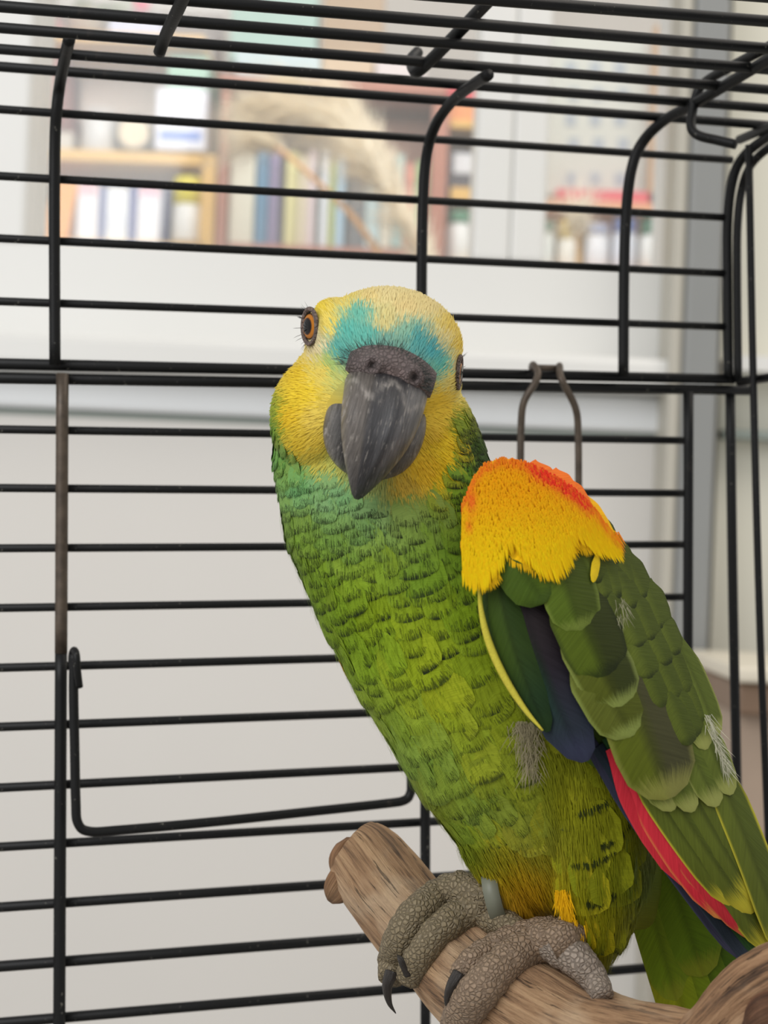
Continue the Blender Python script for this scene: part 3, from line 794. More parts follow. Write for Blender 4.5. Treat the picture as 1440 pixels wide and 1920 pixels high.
# ---- pigment map of head and body: sampled colours, blended by distance
PIG = np.array([
 # face
 (560,700,232,198,50),(545,780,230,192,45),(590,830,228,198,74),(575,740,232,200,52),(600,570,236,208,66),(645,558,236,214,112),(715,548,236,218,156),
 (760,585,232,210,146),(720,608,216,202,136),(800,572,238,218,152),(845,620,238,210,104),(862,650,236,206,84),(832,640,234,218,152),(690,560,238,214,140),
 (675,590,112,188,166),(652,625,96,182,166),(640,660,92,168,156),(690,635,100,180,164),(722,645,120,172,156),(780,642,86,166,164),(810,662,78,166,170),
 (826,690,100,180,164),(765,628,140,186,160),(622,690,160,186,110),(848,712,226,206,112),(822,760,234,198,62),(836,820,236,202,44),(792,880,230,188,48),(805,800,234,200,70),
 (760,908,206,172,66),(832,888,228,192,34),(846,850,232,198,36),(700,905,150,160,92),(620,868,186,186,92),(578,620,228,218,186),(592,652,230,214,168),(560,650,230,205,90),(610,700,230,205,96),
 (615,610,236,212,100),(860,690,230,212,150),(605,780,232,204,90),(600,860,205,190,80),(565,830,224,192,58),
 # neck
 (512,770,150,165,50),(508,800,112,150,50),(518,860,106,156,74),(545,880,126,165,80),(560,915,108,160,96),(600,910,120,166,108),(640,935,110,162,110),(700,965,96,152,106),(650,1000,96,152,96),
 (800,965,92,146,80),(760,950,104,152,84),(865,880,98,142,40),(860,800,120,140,40),(890,835,74,108,36),(910,860,60,92,34),(880,950,88,132,30),(860,930,110,150,36),(565,1000,104,156,60),(605,1060,110,158,46),(700,1060,116,160,46),(800,1060,104,148,36),(865,1020,88,132,30),
 # breast and belly
 (640,1140,106,154,46),(700,1140,122,162,32),(800,1160,136,162,24),(880,1150,116,152,26),(700,1240,116,166,60),(800,1250,150,172,28),(900,1250,126,152,26),(740,1340,126,170,80),
 (850,1320,152,172,36),(950,1330,126,146,30),(800,1440,126,166,74),(900,1440,142,162,40),(965,1480,120,140,36),(900,1540,106,152,76),(980,1560,96,132,66),(880,1590,122,162,32),(930,1600,142,166,32),
 (660,1220,112,158,44),(780,1540,124,150,36),
 # thigh, vent
 (1040,1400,128,138,26),(1060,1500,144,150,18),(1120,1550,124,134,18),(1100,1650,112,134,22),(1058,1690,170,165,22),(1066,1735,218,168,12),(1062,1765,214,166,12),(1100,1730,112,136,22),(1096,1780,108,134,22),(1085,1690,124,142,22),(1120,1760,108,134,22),(1200,1650,88,114,18),(1240,1750,106,122,18),
 (1270,1830,140,136,22),(975,1640,250,190,12),(940,1615,216,194,30),(1000,1690,230,176,20),(950,1690,190,150,60),(1000,1600,110,140,40),
 # back, hidden side
 (1000,960,66,92,30),(1080,950,54,80,28),(1150,1050,60,86,30),(1250,1250,76,100,30),(1350,1450,92,112,34)], float)
_m = (PIG[:, 1] > 985) & (PIG[:, 0] < 800); PIG[_m, 2] *= 1.1; PIG[_m, 4] *= 0.72
_m = (PIG[:, 1] > 940) | ((PIG[:, 0] > 880) & (PIG[:, 1] > 800)); PIG[_m, 3] *= 0.96; PIG[_m, 4] *= 0.9
PIG_C = lin(PIG[:, 2:5])
def pigment(xy):
    xy = np.asarray(xy, float).reshape(-1, 2)
    out = np.empty((len(xy), 3))
    for s in range(0, len(xy), 4000):
        soft = 60.0 + 3500.0 * sstep(xy[s:s + 4000, 1], 900, 1000)
        d2 = ((xy[s:s + 4000, None, :] - PIG[None, :, :2]) ** 2).sum(2) + soft[:, None]
        w = d2 ** -2.2
        out[s:s + 4000] = (w[:, :, None] * PIG_C[None]).sum(1) / w.sum(1)[:, None]
    return out

# ---- one continuous body surface
def ell(c, r, rz=0.0, nu=28, nv=16):
    v = []
    ca, sa = math.cos(rz), math.sin(rz)
    for j in range(nv + 1):
        th = math.pi * j / nv
        for i in range(nu):
            ph = 2 * math.pi * i / nu
            x, y, z = r[0] * math.sin(th) * math.cos(ph), r[1] * math.cos(th), r[2] * math.sin(th) * math.sin(ph)
            v.append((c[0] + ca * x - sa * y, c[1] + sa * x + ca * y, c[2] + z))
    return np.array(v), grid_faces(nu, nv + 1, True)
bb = MB()
def chain(keys, sub=8):
    """keys: x, y, z, half-width, half-depth"""
    k = np.array(keys, float)
    for i in range(len(k) - 1):
        for t in np.linspace(0, 1, sub, endpoint=False):
            q = k[i] * (1 - t) + k[i + 1] * t
            bb.add(*ell(q[:3], (q[3], q[3], q[4]), 0, 20, 12))
    q = k[-1]; bb.add(*ell(q[:3], (q[3], q[3], q[4])))
HR = math.radians(16)
bb.add(*ell((718, 690, 40), (150, 152, 178), HR, 36, 22))               # skull
bb.add(*ell((742, 640, 30), (128, 100, 150), HR))                        # crown, right
bb.add(*ell((624, 622, 20), (54, 64, 100), HR))                        # brow above the near eye
bb.add(*ell((610, 780, 40), (103, 118, 140), 0.1))                       # cheeks
bb.add(*ell((772, 800, 58), (92, 128, 140), -0.05))
bb.add(*ell((690, 740, -40), (110, 120, 90), HR))                        # muzzle under the cere
chain([(690, 790, 90, 176, 165), (708, 860, 85, 197, 170), (735, 960, 78, 206, 186), (790, 1070, 72, 214, 200), (858, 1180, 76, 224, 212),
       (915, 1270, 82, 224, 214), (968, 1370, 90, 220, 210), (1030, 1470, 104, 206, 196), (1075, 1550, 122, 178, 176), (1120, 1630, 150, 128, 135), (1185, 1680, 190, 62, 80), (1225, 1735, 215, 30, 40)])
chain([(985, 1010, 110, 120, 120), (1060, 1110, 120, 120, 120), (1130, 1230, 140, 120, 120), (1190, 1370, 170, 100, 110)])   # back under the folded wing
chain([(1090, 1440, 30, 120, 125), (1112, 1530, 24, 112, 118), (1122, 1640, 26, 92, 100), (1122, 1730, 30, 60, 70), (1122, 1795, 34, 22, 30)])   # near thigh
chain([(930, 1560, 90, 75, 80), (960, 1625, 92, 62, 66), (972, 1690, 98, 40, 44)])                                           # far thigh
tmp = bb.build('body_tmp', M_PLUM, None, px=False, attrs=False)
tmp_off = np.array(ORIGIN[tmp.name])
rm = tmp.modifiers.new('r', 'REMESH'); rm.mode = 'VOXEL'; rm.voxel_size = 6.0
sm = tmp.modifiers.new('s', 'SMOOTH'); sm.factor = 0.5; sm.iterations = 14
bpy.context.view_layer.update()
me = bpy.data.meshes.new_from_object(tmp.evaluated_get(bpy.context.evaluated_depsgraph_get()))
bpy.data.objects.remove(tmp)
nv = len(me.vertices); bv = np.empty(nv * 3); me.vertices.foreach_get('co', bv); bv = bv.reshape(-1, 3) + tmp_off
bf = [tuple(p.vertices) for p in me.polygons]
bpy.data.meshes.remove(me)
mb = MB(); mb.add(bv, bf, np.concatenate([pigment(bv[:, :2]) * 0.92, np.zeros((nv, 1))], 1), None, np.stack([bv[:, 0] * 0.01, bv[:, 1] * 0.02, bv[:, 2] * 0.0], 1))
body = mb.build('body', M_PLUM, parrot)
BVH = BVHTree.FromPolygons([Vector(q) for q in bv], bf)
def bsurf(x, y):
    h = BVH.ray_cast(Vector((x, y, -3000)), Vector((0, 0, 1)))
    return (np.array(h[0]), np.array(h[1])) if h[0] is not None else (None, None)
def bnear(p):
    h = BVH.find_nearest(Vector(p)); n_ = np.array(h[1]); return np.array(h[0]), n_
# make sure normals point outwards
_p, _n = bsurf(720, 1150)
NS = 1.0 if _n[2] < 0 else -1.0

# ---- sampling of the surface
fa = np.array([q if len(q) == 4 else q + (q[-1],) for q in bf])
fc = bv[fa].mean(1); e1 = bv[fa[:, 2]] - bv[fa[:, 0]]; e2 = bv[fa[:, 3]] - bv[fa[:, 1]]
fn = np.cross(e1, e2); farea = 0.5 * np.linalg.norm(fn, axis=1); fn = nz(fn) 
if (fn[:, 2] * (fc[:, 2] < 0)).sum() > 0: fn = -fn
def flow(p):
    """direction in which the plumage lies (tailwards), before projection onto the surface"""
    y = p[:, 1]; x = p[:, 0]
    ang = np.interp(y, [850, 1000, 1150, 1350, 1550, 1700], [0.0, 0.05, 0.28, 0.5, 0.42, 0.15])
    th = sstep(x - (y - 1400) * 0.12, 985, 1040) * sstep(y, 1380, 1440)
    ang = ang * (1 - th) + 0.12 * th
    right = sstep(x, 800, 900) * (1 - sstep(y, 1000, 1150)); ang = ang - 0.1 * right
    return np.stack([np.sin(ang), np.cos(ang), 0.12 + 0 * ang], 1)
def fsize(p):
    """feather width, length, spacing by region"""
    x, y = p[:, 0], p[:, 1]
    w = np.interp(y, [840, 930, 1050, 1180, 1330, 1450, 1540, 1620], [34, 44, 66, 84, 84, 70, 54, 60])
    th = sstep(x - (y - 1400) * 0.12, 990, 1030) * sstep(y, 1400, 1440)
    w = w * (1 - th) + 112 * th
    return w, w * (1.1 - 0.0 * th), np.interp(w, [34, 84, 112], [17, 37, 62])

def feather_grid(L, Wd, nu, nv_, rnd, tipr=0.3):
    """flat feather: u across, v along; rounded tip, slight irregularity of the rim"""
    vv = np.concatenate([np.linspace(0, 1 - tipr, nv_ - 4, endpoint=False), 1 - tipr * (1 - np.sin(np.linspace(0, 1, 4) * math.pi / 2))])
    uu = np.linspace(-1, 1, nu)
    hw = np.where(vv < 0.35, 0.55 + 0.45 * sstep(vv, 0, 0.35), 1.0)
    q = np.clip((vv - (1 - tipr)) / tipr, 0, 1); hw = hw * np.sqrt(np.clip(1 - q ** 2.4, 0.02, 1))
    U, V = np.meshgrid(uu, vv)
    X = U * hw[:, None] * Wd / 2
    Y = V * L
    return U, V, X, Y, hw

def body_feather(mb, p, n_, d, Wd, L, col, rimc, rim, seed, lift=1.0, fringe=True):
    nu, nv_ = 5, 8
    U, V, X, Y, hw = feather_grid(L, Wd, nu, nv_, seed, 0.26)
    s = np.cross(n_, d)
    # curved over the body: sideways wrap and slight lift of the tip
    curv = 1.0 / 210.0
    H = -2.0 + lift * (1.8 + 3.6 * V) - X ** 2 * curv * 0.47 - (Y - 0.3 * L) ** 2 * curv * 0.14 * np.sign(Y - 0.3 * L)
    v = p + X[..., None] * s + (Y - 0.35 * L)[..., None] * d + H[..., None] * n_
    tv = np.stack([U.ravel(), V.ravel(), np.full(U.size, seed)], 1)
    nr = nz(n_ + (s * X[..., None] * curv) - d * (0.10 * (V - 0.5))[..., None]).reshape(-1, 3)
    mb.add(v.reshape(-1, 3), grid_faces(nu, nv_), np.append(col, rim), np.append(rimc, 0.0), tv, nr)
    if fringe:
        k = 46
        u = -0.94 + 1.88 * (np.arange(k) + rng.random(k)) / k
        q = np.sqrt(np.clip(1 - np.abs(u) ** 2.4, 0.02, 1))
        y1 = L * (0.74 + 0.26 * q) ; y0 = y1 - L * rng.uniform(0.08, 0.26, k)
        y1 = y1 + rng.uniform(-3, 6, k); x1 = u * Wd / 2 * (0.99 + 0.04 * rng.random(k)); x0 = x1 * 0.86
        hh = lambda X_, Y_: 0.9 - 2.0 + lift * (1.8 + 3.6 * np.clip(Y_ / L, 0, 1)) - X_ ** 2 * curv * 0.47 - (Y_ - 0.3 * L) ** 2 * curv * 0.14 * np.sign(Y_ - 0.3 * L)
        pt = lambda X_, Y_: p + X_[:, None] * s + (Y_ - 0.35 * L)[:, None] * d + hh(X_, Y_)[:, None] * n_
        b0, t0 = pt(x0, y0), pt(x1, y1); wv = rng.uniform(0.45, 0.95, k)[:, None]
        vv = np.stack([b0 - s * wv, b0 + s * wv, t0], 1).reshape(-1, 3)
        nr = n_ + (s * x1[:, None] * curv)
        cb = col * rng.uniform(0.86, 1.25, (k, 1)); dk = (rng.random(k) < 0.66 * rim + 0.03)[:, None]
        ct = np.where(dk, rimc * 0.8, cb); cb = np.where(dk, 0.45 * rimc + 0.4 * col, cb)
        cc = np.stack([cb, cb, ct], 1).reshape(-1, 3)
        mb.add(vv, [(3 * i, 3 * i + 1, 3 * i + 2) for i in range(k)], np.c_[cc, np.zeros(3 * k)], None, (0, 0.5, seed), np.repeat(nz(nr), 3, 0))

# feather tracts: rows round the trunk and round the thigh, staggered like tiles
def rows(keys, s0, s1, wfun, amax=math.pi, skip=None):
    k = np.array(keys, float); pth = catmull(k[:, :3], 400); L = np.r_[0, np.cumsum(np.linalg.norm(np.diff(pth, axis=0), axis=1))]
    tg = nz(np.gradient(pth, axis=0)); out = []; s = s0; r = 0
    while s < s1:
        w0 = wfun(s); 
        i = int(np.searchsorted(L, s)); i = min(i, 399); c = pth[i]; t = tg[i]
        front = np.array([0, 0, -1.0]); front = nz(front - t * (front @ t)); sd = np.cross(t, front)
        n_ = max(8, int(2 * amax * 205 / (w0 * 0.66))) if k.shape[1] < 4 else max(6, int(2 * amax * k[0, 3] / (w0 * 0.66)))
        for j in range(n_):
            a = -amax + 2 * amax * (j + 0.5 * (r % 2) + random.uniform(-0.17, 0.17)) / n_
            d = front * math.cos(a) + sd * math.sin(a)
            o_ = c + t * random.uniform(-0.07, 0.07) * w0
            h = BVH.ray_cast(Vector(o_ + d * 700), Vector(-d))
            if h[0] is None: continue
            p = np.array(h[0]); nn = np.array(h[1]); nn = nn if nn @ d > 0 else -nn
            if (p - c) @ d < 20 or (skip and skip(p)): continue
            out.append((p, nn, t, w0 * random.uniform(0.9, 1.12)))
        s += w0 * 0.335; r += 1
    return out
TRUNK = [(700, 740, 90), (708, 860, 85), (735, 960, 78), (790, 1070, 72), (858, 1180, 76), (915, 1270, 82), (968, 1370, 90), (1030, 1470, 104), (1075, 1550, 122), (1130, 1640, 150)]
is_thigh = lambda p: p[0] - (p[1] - 1400) * 0.12 > 1002 and p[1] > 1395 and p[2] < 60
def ylow1(p): return float(np.interp(p[0], [500, 520, 560, 620, 680, 740, 800, 850, 870, 900, 920], [770, 830, 880, 900, 930, 960, 945, 880, 780, 760, 760]))
ff = rows(TRUNK, 10, 1010, lambda s: float(np.interp(s, [0, 120, 220, 340, 480, 620, 740, 860, 1000], [34, 42, 54, 76, 90, 90, 82, 64, 56])), math.pi, lambda p: is_thigh(p) or p[1] < ylow1(p) - 10 or p[1] < 740)
THIGH = [(1085, 1370, 40, 120), (1100, 1440, 30, 120), (1112, 1530, 24, 112), (1122, 1640, 26, 92), (1122, 1730, 30, 60), (1122, 1805, 34, 22)]
ff += rows(THIGH, 30, 400, lambda s: 104.0 if s < 300 else 70.0, 2.0, lambda p: not is_thigh(p))
fp = np.array([q[0] for q in ff]); fnn = nz(np.array([q[1] for q in ff])); ft_ = np.array([q[2] for q in ff]); fw = np.array([q[3] for q in ff]); fl = fw * 0.98
# smooth the normals a little by looking them up on the surface
fl_d = 0.55 * nz(flow(fp)) + 0.45 * ft_; fl_d = nz(fl_d - fnn * (fl_d * fnn).sum(1)[:, None])
fcol = pigment(fp[:, :2] + fl_d[:, :2] * (fl * 0.3)[:, None])
facing = -fnn[:, 2] * fw * fl * (fp[:, 2] < 60)
wing_cover = (fp[:, 0] > np.interp(fp[:, 1], [860, 1100, 1360, 1430, 1800], [880, 905, 1020, 1100, 1400]) + 20)
facing[wing_cover] = -1
rank = np.argsort(-facing); single = set(rank[:300].tolist())
rest = MB()
DARK = lin((34, 44, 22))
for i in range(len(fp)):
    x, y = fp[i][0], fp[i][1]
    thigh = is_thigh(fp[i])
    rim = float(np.interp(y, [860, 950, 1060, 1200, 1350, 1450, 1650], [0.3, 0.8, 1.0, 1.0, 0.7, 0.85, 0.6])) * random.uniform(0.6, 1.15)
    if thigh: rim = 0.75 if random.random() < 0.3 else 0.1
    if y > 1300 and not thigh and random.random() < 0.25: rim *= 0.2
    if x > 850 and y < 1010: rim = 1.0
    c = fcol[i] * random.uniform(1.04, 1.2)
    c = c * np.array([random.uniform(0.96, 1.05), 1, random.uniform(0.9, 1.1)])
    kw = dict(lift=1.0 + 0.06 * random.random())
    a = random.uniform(-0.1, 0.1); d = fl_d[i]; s = np.cross(fnn[i], d); d = d * math.cos(a) + s * math.sin(a)
    wq = fw[i] * random.uniform(0.85, 1.15)
    if i in single:
        mb = MB(); body_feather(mb, fp[i], fnn[i], d, wq, fl[i], c, DARK, min(rim, 1), i * 0.731, **kw)
        mb.build('thigh_feather' if thigh else ('neck_feather' if y < 1000 else 'breast_feather'), M_PLUM, parrot)
    else:
        body_feather(rest, fp[i], fnn[i], d, wq, fl[i], c, DARK, min(rim, 1), i * 0.731, fringe=not wing_cover[i], **kw)
def overlay_pts(sel, n_):
    w0 = farea[sel] / farea[sel].sum(); k = sel[rng.choice(len(sel), n_, p=w0)]
    return fc[k] + rng.normal(0, 2, (n_, 3)), fn[k]
OV = []
tsel = np.where([(is_thigh(p) or (p[1] > 1585 and p[0] < 1060)) and p[2] < 140 for p in fc])[0]
OV.append((overlay_pts(tsel, 15000), 1.0))
bsel = np.where((fc[:, 1] > 960) & (fc[:, 1] < 1600) & (fc[:, 2] < 120) & (fc[:, 0] < np.interp(fc[:, 1], [900, 1100, 1360, 1600], [880, 905, 1020, 1010])))[0]
OV.append((overlay_pts(bsel, 4500), 0.55))
o = rest.build('small_body_feathers', M_PLUM, parrot); o['kind'] = 'stuff'

# ---- head frame: a along the eye line, b down the face, c towards the lens
HC = np.array([722.0, 700.0, 20.0]); YAW = math.radians(4.5)
ha = np.array([math.cos(HR), math.sin(HR), 0]); hb = np.array([-math.sin(HR), math.cos(HR), 0]); hc = np.array([0, 0, -1.0])
ha2 = ha * math.cos(YAW) - hc * math.sin(YAW); hc2 = hc * math.cos(YAW) + ha * math.sin(YAW)
def H(a, b, c): return HC + np.multiply.outer(a, ha2) + np.multiply.outer(b, hb) + np.multiply.outer(c, hc2)

# ---- soft head plumage: many fine short barbs lying back from the beak
beak0 = H(0.0, 60.0, 120.0)
hm = np.where((fc[:, 1] < 985) & (fc[:, 2] < 190))[0]
w = farea[hm] / farea[hm].sum()
NF = 70000
pick = hm[rng.choice(len(hm), NF, p=w)]
pn = fn[pick]; jt = rng.normal(0, 2.6, (NF, 3)); jt = jt - pn * (jt * pn).sum(1)[:, None]; pp = fc[pick] + jt + pn * rng.uniform(-0.4, 0.4, (NF, 1))
ylow = np.interp(pp[:, 0], [500, 520, 560, 620, 680, 740, 800, 850, 870, 900, 920], [770, 830, 880, 900, 930, 960, 945, 880, 780, 760, 760])
pa = (pp - HC) @ ha; pb = (pp - HC) @ hb
cere_m = ((pa / 84) ** 2 + ((pb + 6) / 40) ** 2 < 1) & (pp[:, 2] < 0)
jaw_m = ((pa / 84) ** 2 + ((pb - 95) / 98) ** 2 < 1) & (pp[:, 2] < 0)
eye_m = ((pp[:, 0] - 583) ** 2 + ((pp[:, 1] - 615) * 0.7) ** 2 < 30 ** 2) | ((pp[:, 0] - 870) ** 2 + ((pp[:, 1] - 696) * 0.8) ** 2 < 26 ** 2)
prob_keep = np.where(pp[:, 1] < ylow, 1.0, np.where(pp[:, 1] < ylow + 60, 0.5, 0.0))
g = (~cere_m) & (~jaw_m) & (~eye_m) & (rng.random(NF) < prob_keep)
pp, pn = pp[g], pn[g]; NF = len(pp)
fd = pp - beak0; fd = fd + np.array([0, 60.0, 0]) * sstep(pp[:, 1], 720, 900)[:, None]; fd = nz(fd - pn * (fd * pn).sum(1)[:, None]) + rng.normal(0, 0.08, (NF, 3))
col = pigment(pp[:, :2] + rng.normal(0, 6, (NF, 2))) * rng.uniform(1.16, 1.28, (NF, 1)); col = col * np.minimum(1, 0.95 / col.max(1, keepdims=True))
mb = MB()
ln = rng.uniform(12, 24, NF)
def fast_strands(mb, p, d, n_, L, wd, c, lift, alpha=0.0, sag=0.0):
    """vectorised tapering blades: 5 vertices, 3 faces each"""
    k = len(p); d = nz(d); s = nz(np.cross(n_, d)); L = np.asarray(L)[:, None]; wd = np.broadcast_to(wd, (k,))[:, None]
    m1 = p + d * L * 0.5 + n_ * (lift * 0.5 + 0.0) ; m2 = p + d * L + n_ * (lift * L * 0.02 - sag)
    q = np.stack([p - s * wd * 0.5 - n_ * 0.8, p + s * wd * 0.5 - n_ * 0.8, m1 + s * wd * 0.42, m1 - s * wd * 0.42, m2], 1).reshape(-1, 3)
    base = np.arange(k) * 5
    f = [(b, b + 1, b + 2, b + 3) for b in base] + [(b + 3, b + 2, b + 4) for b in base]
    cc = np.repeat(np.concatenate([c, np.full((k, 1), alpha)], 1), 5, 0)
    t = np.repeat(np.stack([np.zeros(k), np.full(k, 0.5), rng.random(k) * 50], 1), 5, 0)
    mb.add(q, f, cc, None, t, np.repeat(nz(n_ + 0.15 * d), 5, 0))
fast_strands(mb, pp, fd, pn, ln, 2.6, col, 1.0)
o = mb.build('head_plumage', M_PLUM, parrot); o['kind'] = 'stuff'; o['label'] = 'fine yellow and turquoise head plumage'

mb = MB()
for (q, qn), wsc in OV:
    k = len(q); d = flow(q); d = nz(d - qn * (d * qn).sum(1)[:, None]) + rng.normal(0, 0.09, (k, 3))
    fast_strands(mb, q + qn * (rng.uniform(1, 6.5, (k, 1)) if wsc == 1.0 else rng.uniform(3, 6, (k, 1))), d, qn, rng.uniform(24, 50, k) * (1.0 if wsc == 1.0 else 0.62), 1.8 * wsc, pigment(q[:, :2]) * rng.uniform(0.98, 1.18 if wsc == 1.0 else 1.4, (k, 1)), 1.5)
for (xa, ya, xb, yb, sag) in ((1085, 1522, 1165, 1478, 10), (1125, 1585, 1192, 1520, 10), (1070, 1618, 1150, 1590, 12), (1100, 1690, 1150, 1672, 6)):
    k = 90; t = rng.random(k); x = xa + (xb - xa) * t; y = ya + (yb - ya) * t + sag * np.sin(t * 3.14) + rng.normal(0, 2.2, k)
    pz = [bsurf(a, b) for a, b in zip(x, y)]; q = np.array([p_[0] for p_ in pz]); qn = np.array([p_[1] for p_ in pz]); qn = qn * np.where(qn[:, 2:3] > 0, -1, 1)
    fast_strands(mb, q + qn * 8.5, np.c_[rng.normal(0.25, 0.12, k), np.ones(k), np.zeros(k)], qn, rng.uniform(8, 15, k), 1.8, np.tile(lin((46, 54, 18)), (k, 1)) * rng.uniform(0.7, 1.5, (k, 1)), 1.0)
o = mb.build('fine_barbs', M_PLUM, parrot); o['kind'] = 'stuff'

# ---- cere with nostrils
mb = MB(); nu, nv_ = 48, 26
uu = np.linspace(-1, 1, nu); vv = np.linspace(-1, 1, nv_); U, V = np.meshgrid(uu, vv)
A = U * 88; ctr = -16 + 14 * np.abs(U) ** 1.5
Bq = ctr + V * (40 - 16 * np.abs(U) ** 3)
Cq = 178 - 40 * np.abs(U) ** 2.2 - 22 * V ** 2 + 14 * np.exp(-((np.abs(A) - 42) / 20) ** 2 - ((V - 0.05) / 0.5) ** 2)
for sx in (-1, 1):
    r2 = ((A - sx * 41) / 7.5) ** 2 + ((Bq - (-8)) / 9.0) ** 2
    Cq = Cq - 16 * np.exp(-r2) + 5 * np.exp(-((np.sqrt(r2) - 1.9) / 0.6) ** 2)
Cq = Cq + 2.0 * np.array([[noise.noise((A[j, i] * 0.09, Bq[j, i] * 0.09, 3.0)) for i in range(nu)] for j in range(nv_)])
edge = np.maximum(np.abs(U), np.abs(V)) > 0.97; Cq = np.where(edge, Cq - 40, Cq)
cer = np.tile(lin((104, 92, 90)), (nu * nv_, 1)) * (0.85 + 0.3 * rng.random((nu * nv_, 1)))
cen = np.exp(-(((A - 4) / 22) ** 2 + ((Bq - 0) / 20) ** 2)).ravel()[:, None]; cer = cer * (1 - 0.5 * cen) + lin((150, 128, 122)) * 0.5 * cen
for sx in (-1, 1):
    hole = np.exp(-(((A - sx * 41) / 5.5) ** 2 + ((Bq + 8) / 7) ** 2)).ravel()[:, None]; cer = cer * (1 - 0.9 * hole) + lin((22, 18, 18)) * 0.9 * hole
mb.add(H(A.ravel(), Bq.ravel(), Cq.ravel()), grid_faces(nu, nv_), cer, None, None)
mb.build('cere', M_CERE, parrot)['label'] = 'dark grey cere with two nostrils'

# ---- upper mandible
def mandible(Ck, Uk, Wk, n, ns, ridge, colfn, name, label):
    C_ = catmull([(b, c, 0) for b, c in Ck], n); U_ = catmull([(b, c, 0) for b, c in Uk], n); Wd = catmull([(q, 0, 0) for q in Wk], n)[:, 0]
    v = []; cc = []; tt = []
    for i in range(n):
        t = i / (n - 1)
        for j in range(ns):
            ph = 2 * math.pi * j / ns
            sn, cs = math.sin(ph), math.cos(ph)
            a = Wd[i] * math.copysign(abs(sn) ** ridge[0], sn) * (1 - 0.03 * math.exp(-((abs(sn) - 0.45) / 0.1) ** 2))
            k = math.copysign(abs(cs) ** ridge[1], cs)
            m = (C_[i] + U_[i]) / 2 + k * (C_[i] - U_[i]) / 2
            v.append(H(a, m[0], m[1])); cc.append(colfn(t, ph, a)); tt.append((a / 30.0, t * 3.0, math.cos(ph)))
    f = grid_faces(ns, n, True); f.append(tuple(range(ns))[::-1]); f.append(tuple(range((n - 1) * ns, n * ns)))
    mb = MB(); mb.add(v, f, np.array(cc), None, np.array(tt))
    o = mb.build(name, M_BEAK, parrot); o['label'] = label
    return o
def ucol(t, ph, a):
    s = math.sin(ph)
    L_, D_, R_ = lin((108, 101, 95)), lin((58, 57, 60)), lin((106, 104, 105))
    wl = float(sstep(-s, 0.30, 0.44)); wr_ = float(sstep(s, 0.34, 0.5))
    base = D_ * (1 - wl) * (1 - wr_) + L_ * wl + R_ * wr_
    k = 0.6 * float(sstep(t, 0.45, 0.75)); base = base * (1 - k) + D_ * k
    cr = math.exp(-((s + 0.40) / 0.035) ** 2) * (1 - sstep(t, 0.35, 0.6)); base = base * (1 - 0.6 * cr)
    hl = math.exp(-((s - 0.12) / 0.09) ** 2) * float(sstep(t, 0.15, 0.3)) * (1 - float(sstep(t, 0.5, 0.7))); base = base * (1 - 0.25 * hl) + lin((140, 140, 142)) * 0.25 * hl  # hl: soft highlight beside the ridge, painted into the horn colour
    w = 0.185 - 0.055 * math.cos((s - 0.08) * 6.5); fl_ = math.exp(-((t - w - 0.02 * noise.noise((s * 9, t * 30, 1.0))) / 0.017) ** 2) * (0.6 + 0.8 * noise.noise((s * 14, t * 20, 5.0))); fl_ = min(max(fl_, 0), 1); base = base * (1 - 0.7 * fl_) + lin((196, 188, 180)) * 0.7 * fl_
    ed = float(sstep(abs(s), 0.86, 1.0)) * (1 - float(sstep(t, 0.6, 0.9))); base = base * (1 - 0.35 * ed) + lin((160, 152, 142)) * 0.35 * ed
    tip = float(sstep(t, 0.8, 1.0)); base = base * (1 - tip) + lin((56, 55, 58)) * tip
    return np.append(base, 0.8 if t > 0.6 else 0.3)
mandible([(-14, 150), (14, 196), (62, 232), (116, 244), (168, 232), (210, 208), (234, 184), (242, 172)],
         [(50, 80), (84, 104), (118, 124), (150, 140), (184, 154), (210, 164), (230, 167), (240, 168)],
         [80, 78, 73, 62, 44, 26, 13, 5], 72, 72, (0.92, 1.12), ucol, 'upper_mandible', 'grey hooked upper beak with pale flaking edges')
def lcol(t, ph, a):
    s = math.sin(ph)
    base = lin((98, 95, 92)); ed = sstep(abs(s), 0.75, 1.0); base = base * (1 - 0.45 * ed) + lin((148, 142, 134)) * 0.45 * ed
    inner = sstep(0.74 - abs(s), 0, 0.1); base = base * (1 - 0.8 * inner) + lin((30, 28, 28)) * 0.8 * inner  # inner part darkened to paint in the shaded gap below the upper beak
    return np.append(base, 0.3)
mandible([(24, 92), (50, 130), (86, 152), (124, 158), (158, 154), (182, 144), (198, 126), (203, 116)],
         [(50, 20), (76, 40), (106, 56), (140, 66), (168, 76), (188, 86), (199, 98), (204, 104)],
         [84, 92, 96, 92, 79, 58, 33, 8], 44, 48, (0.9, 0.8), lcol, 'lower_mandible', 'grey scoop shaped lower beak')

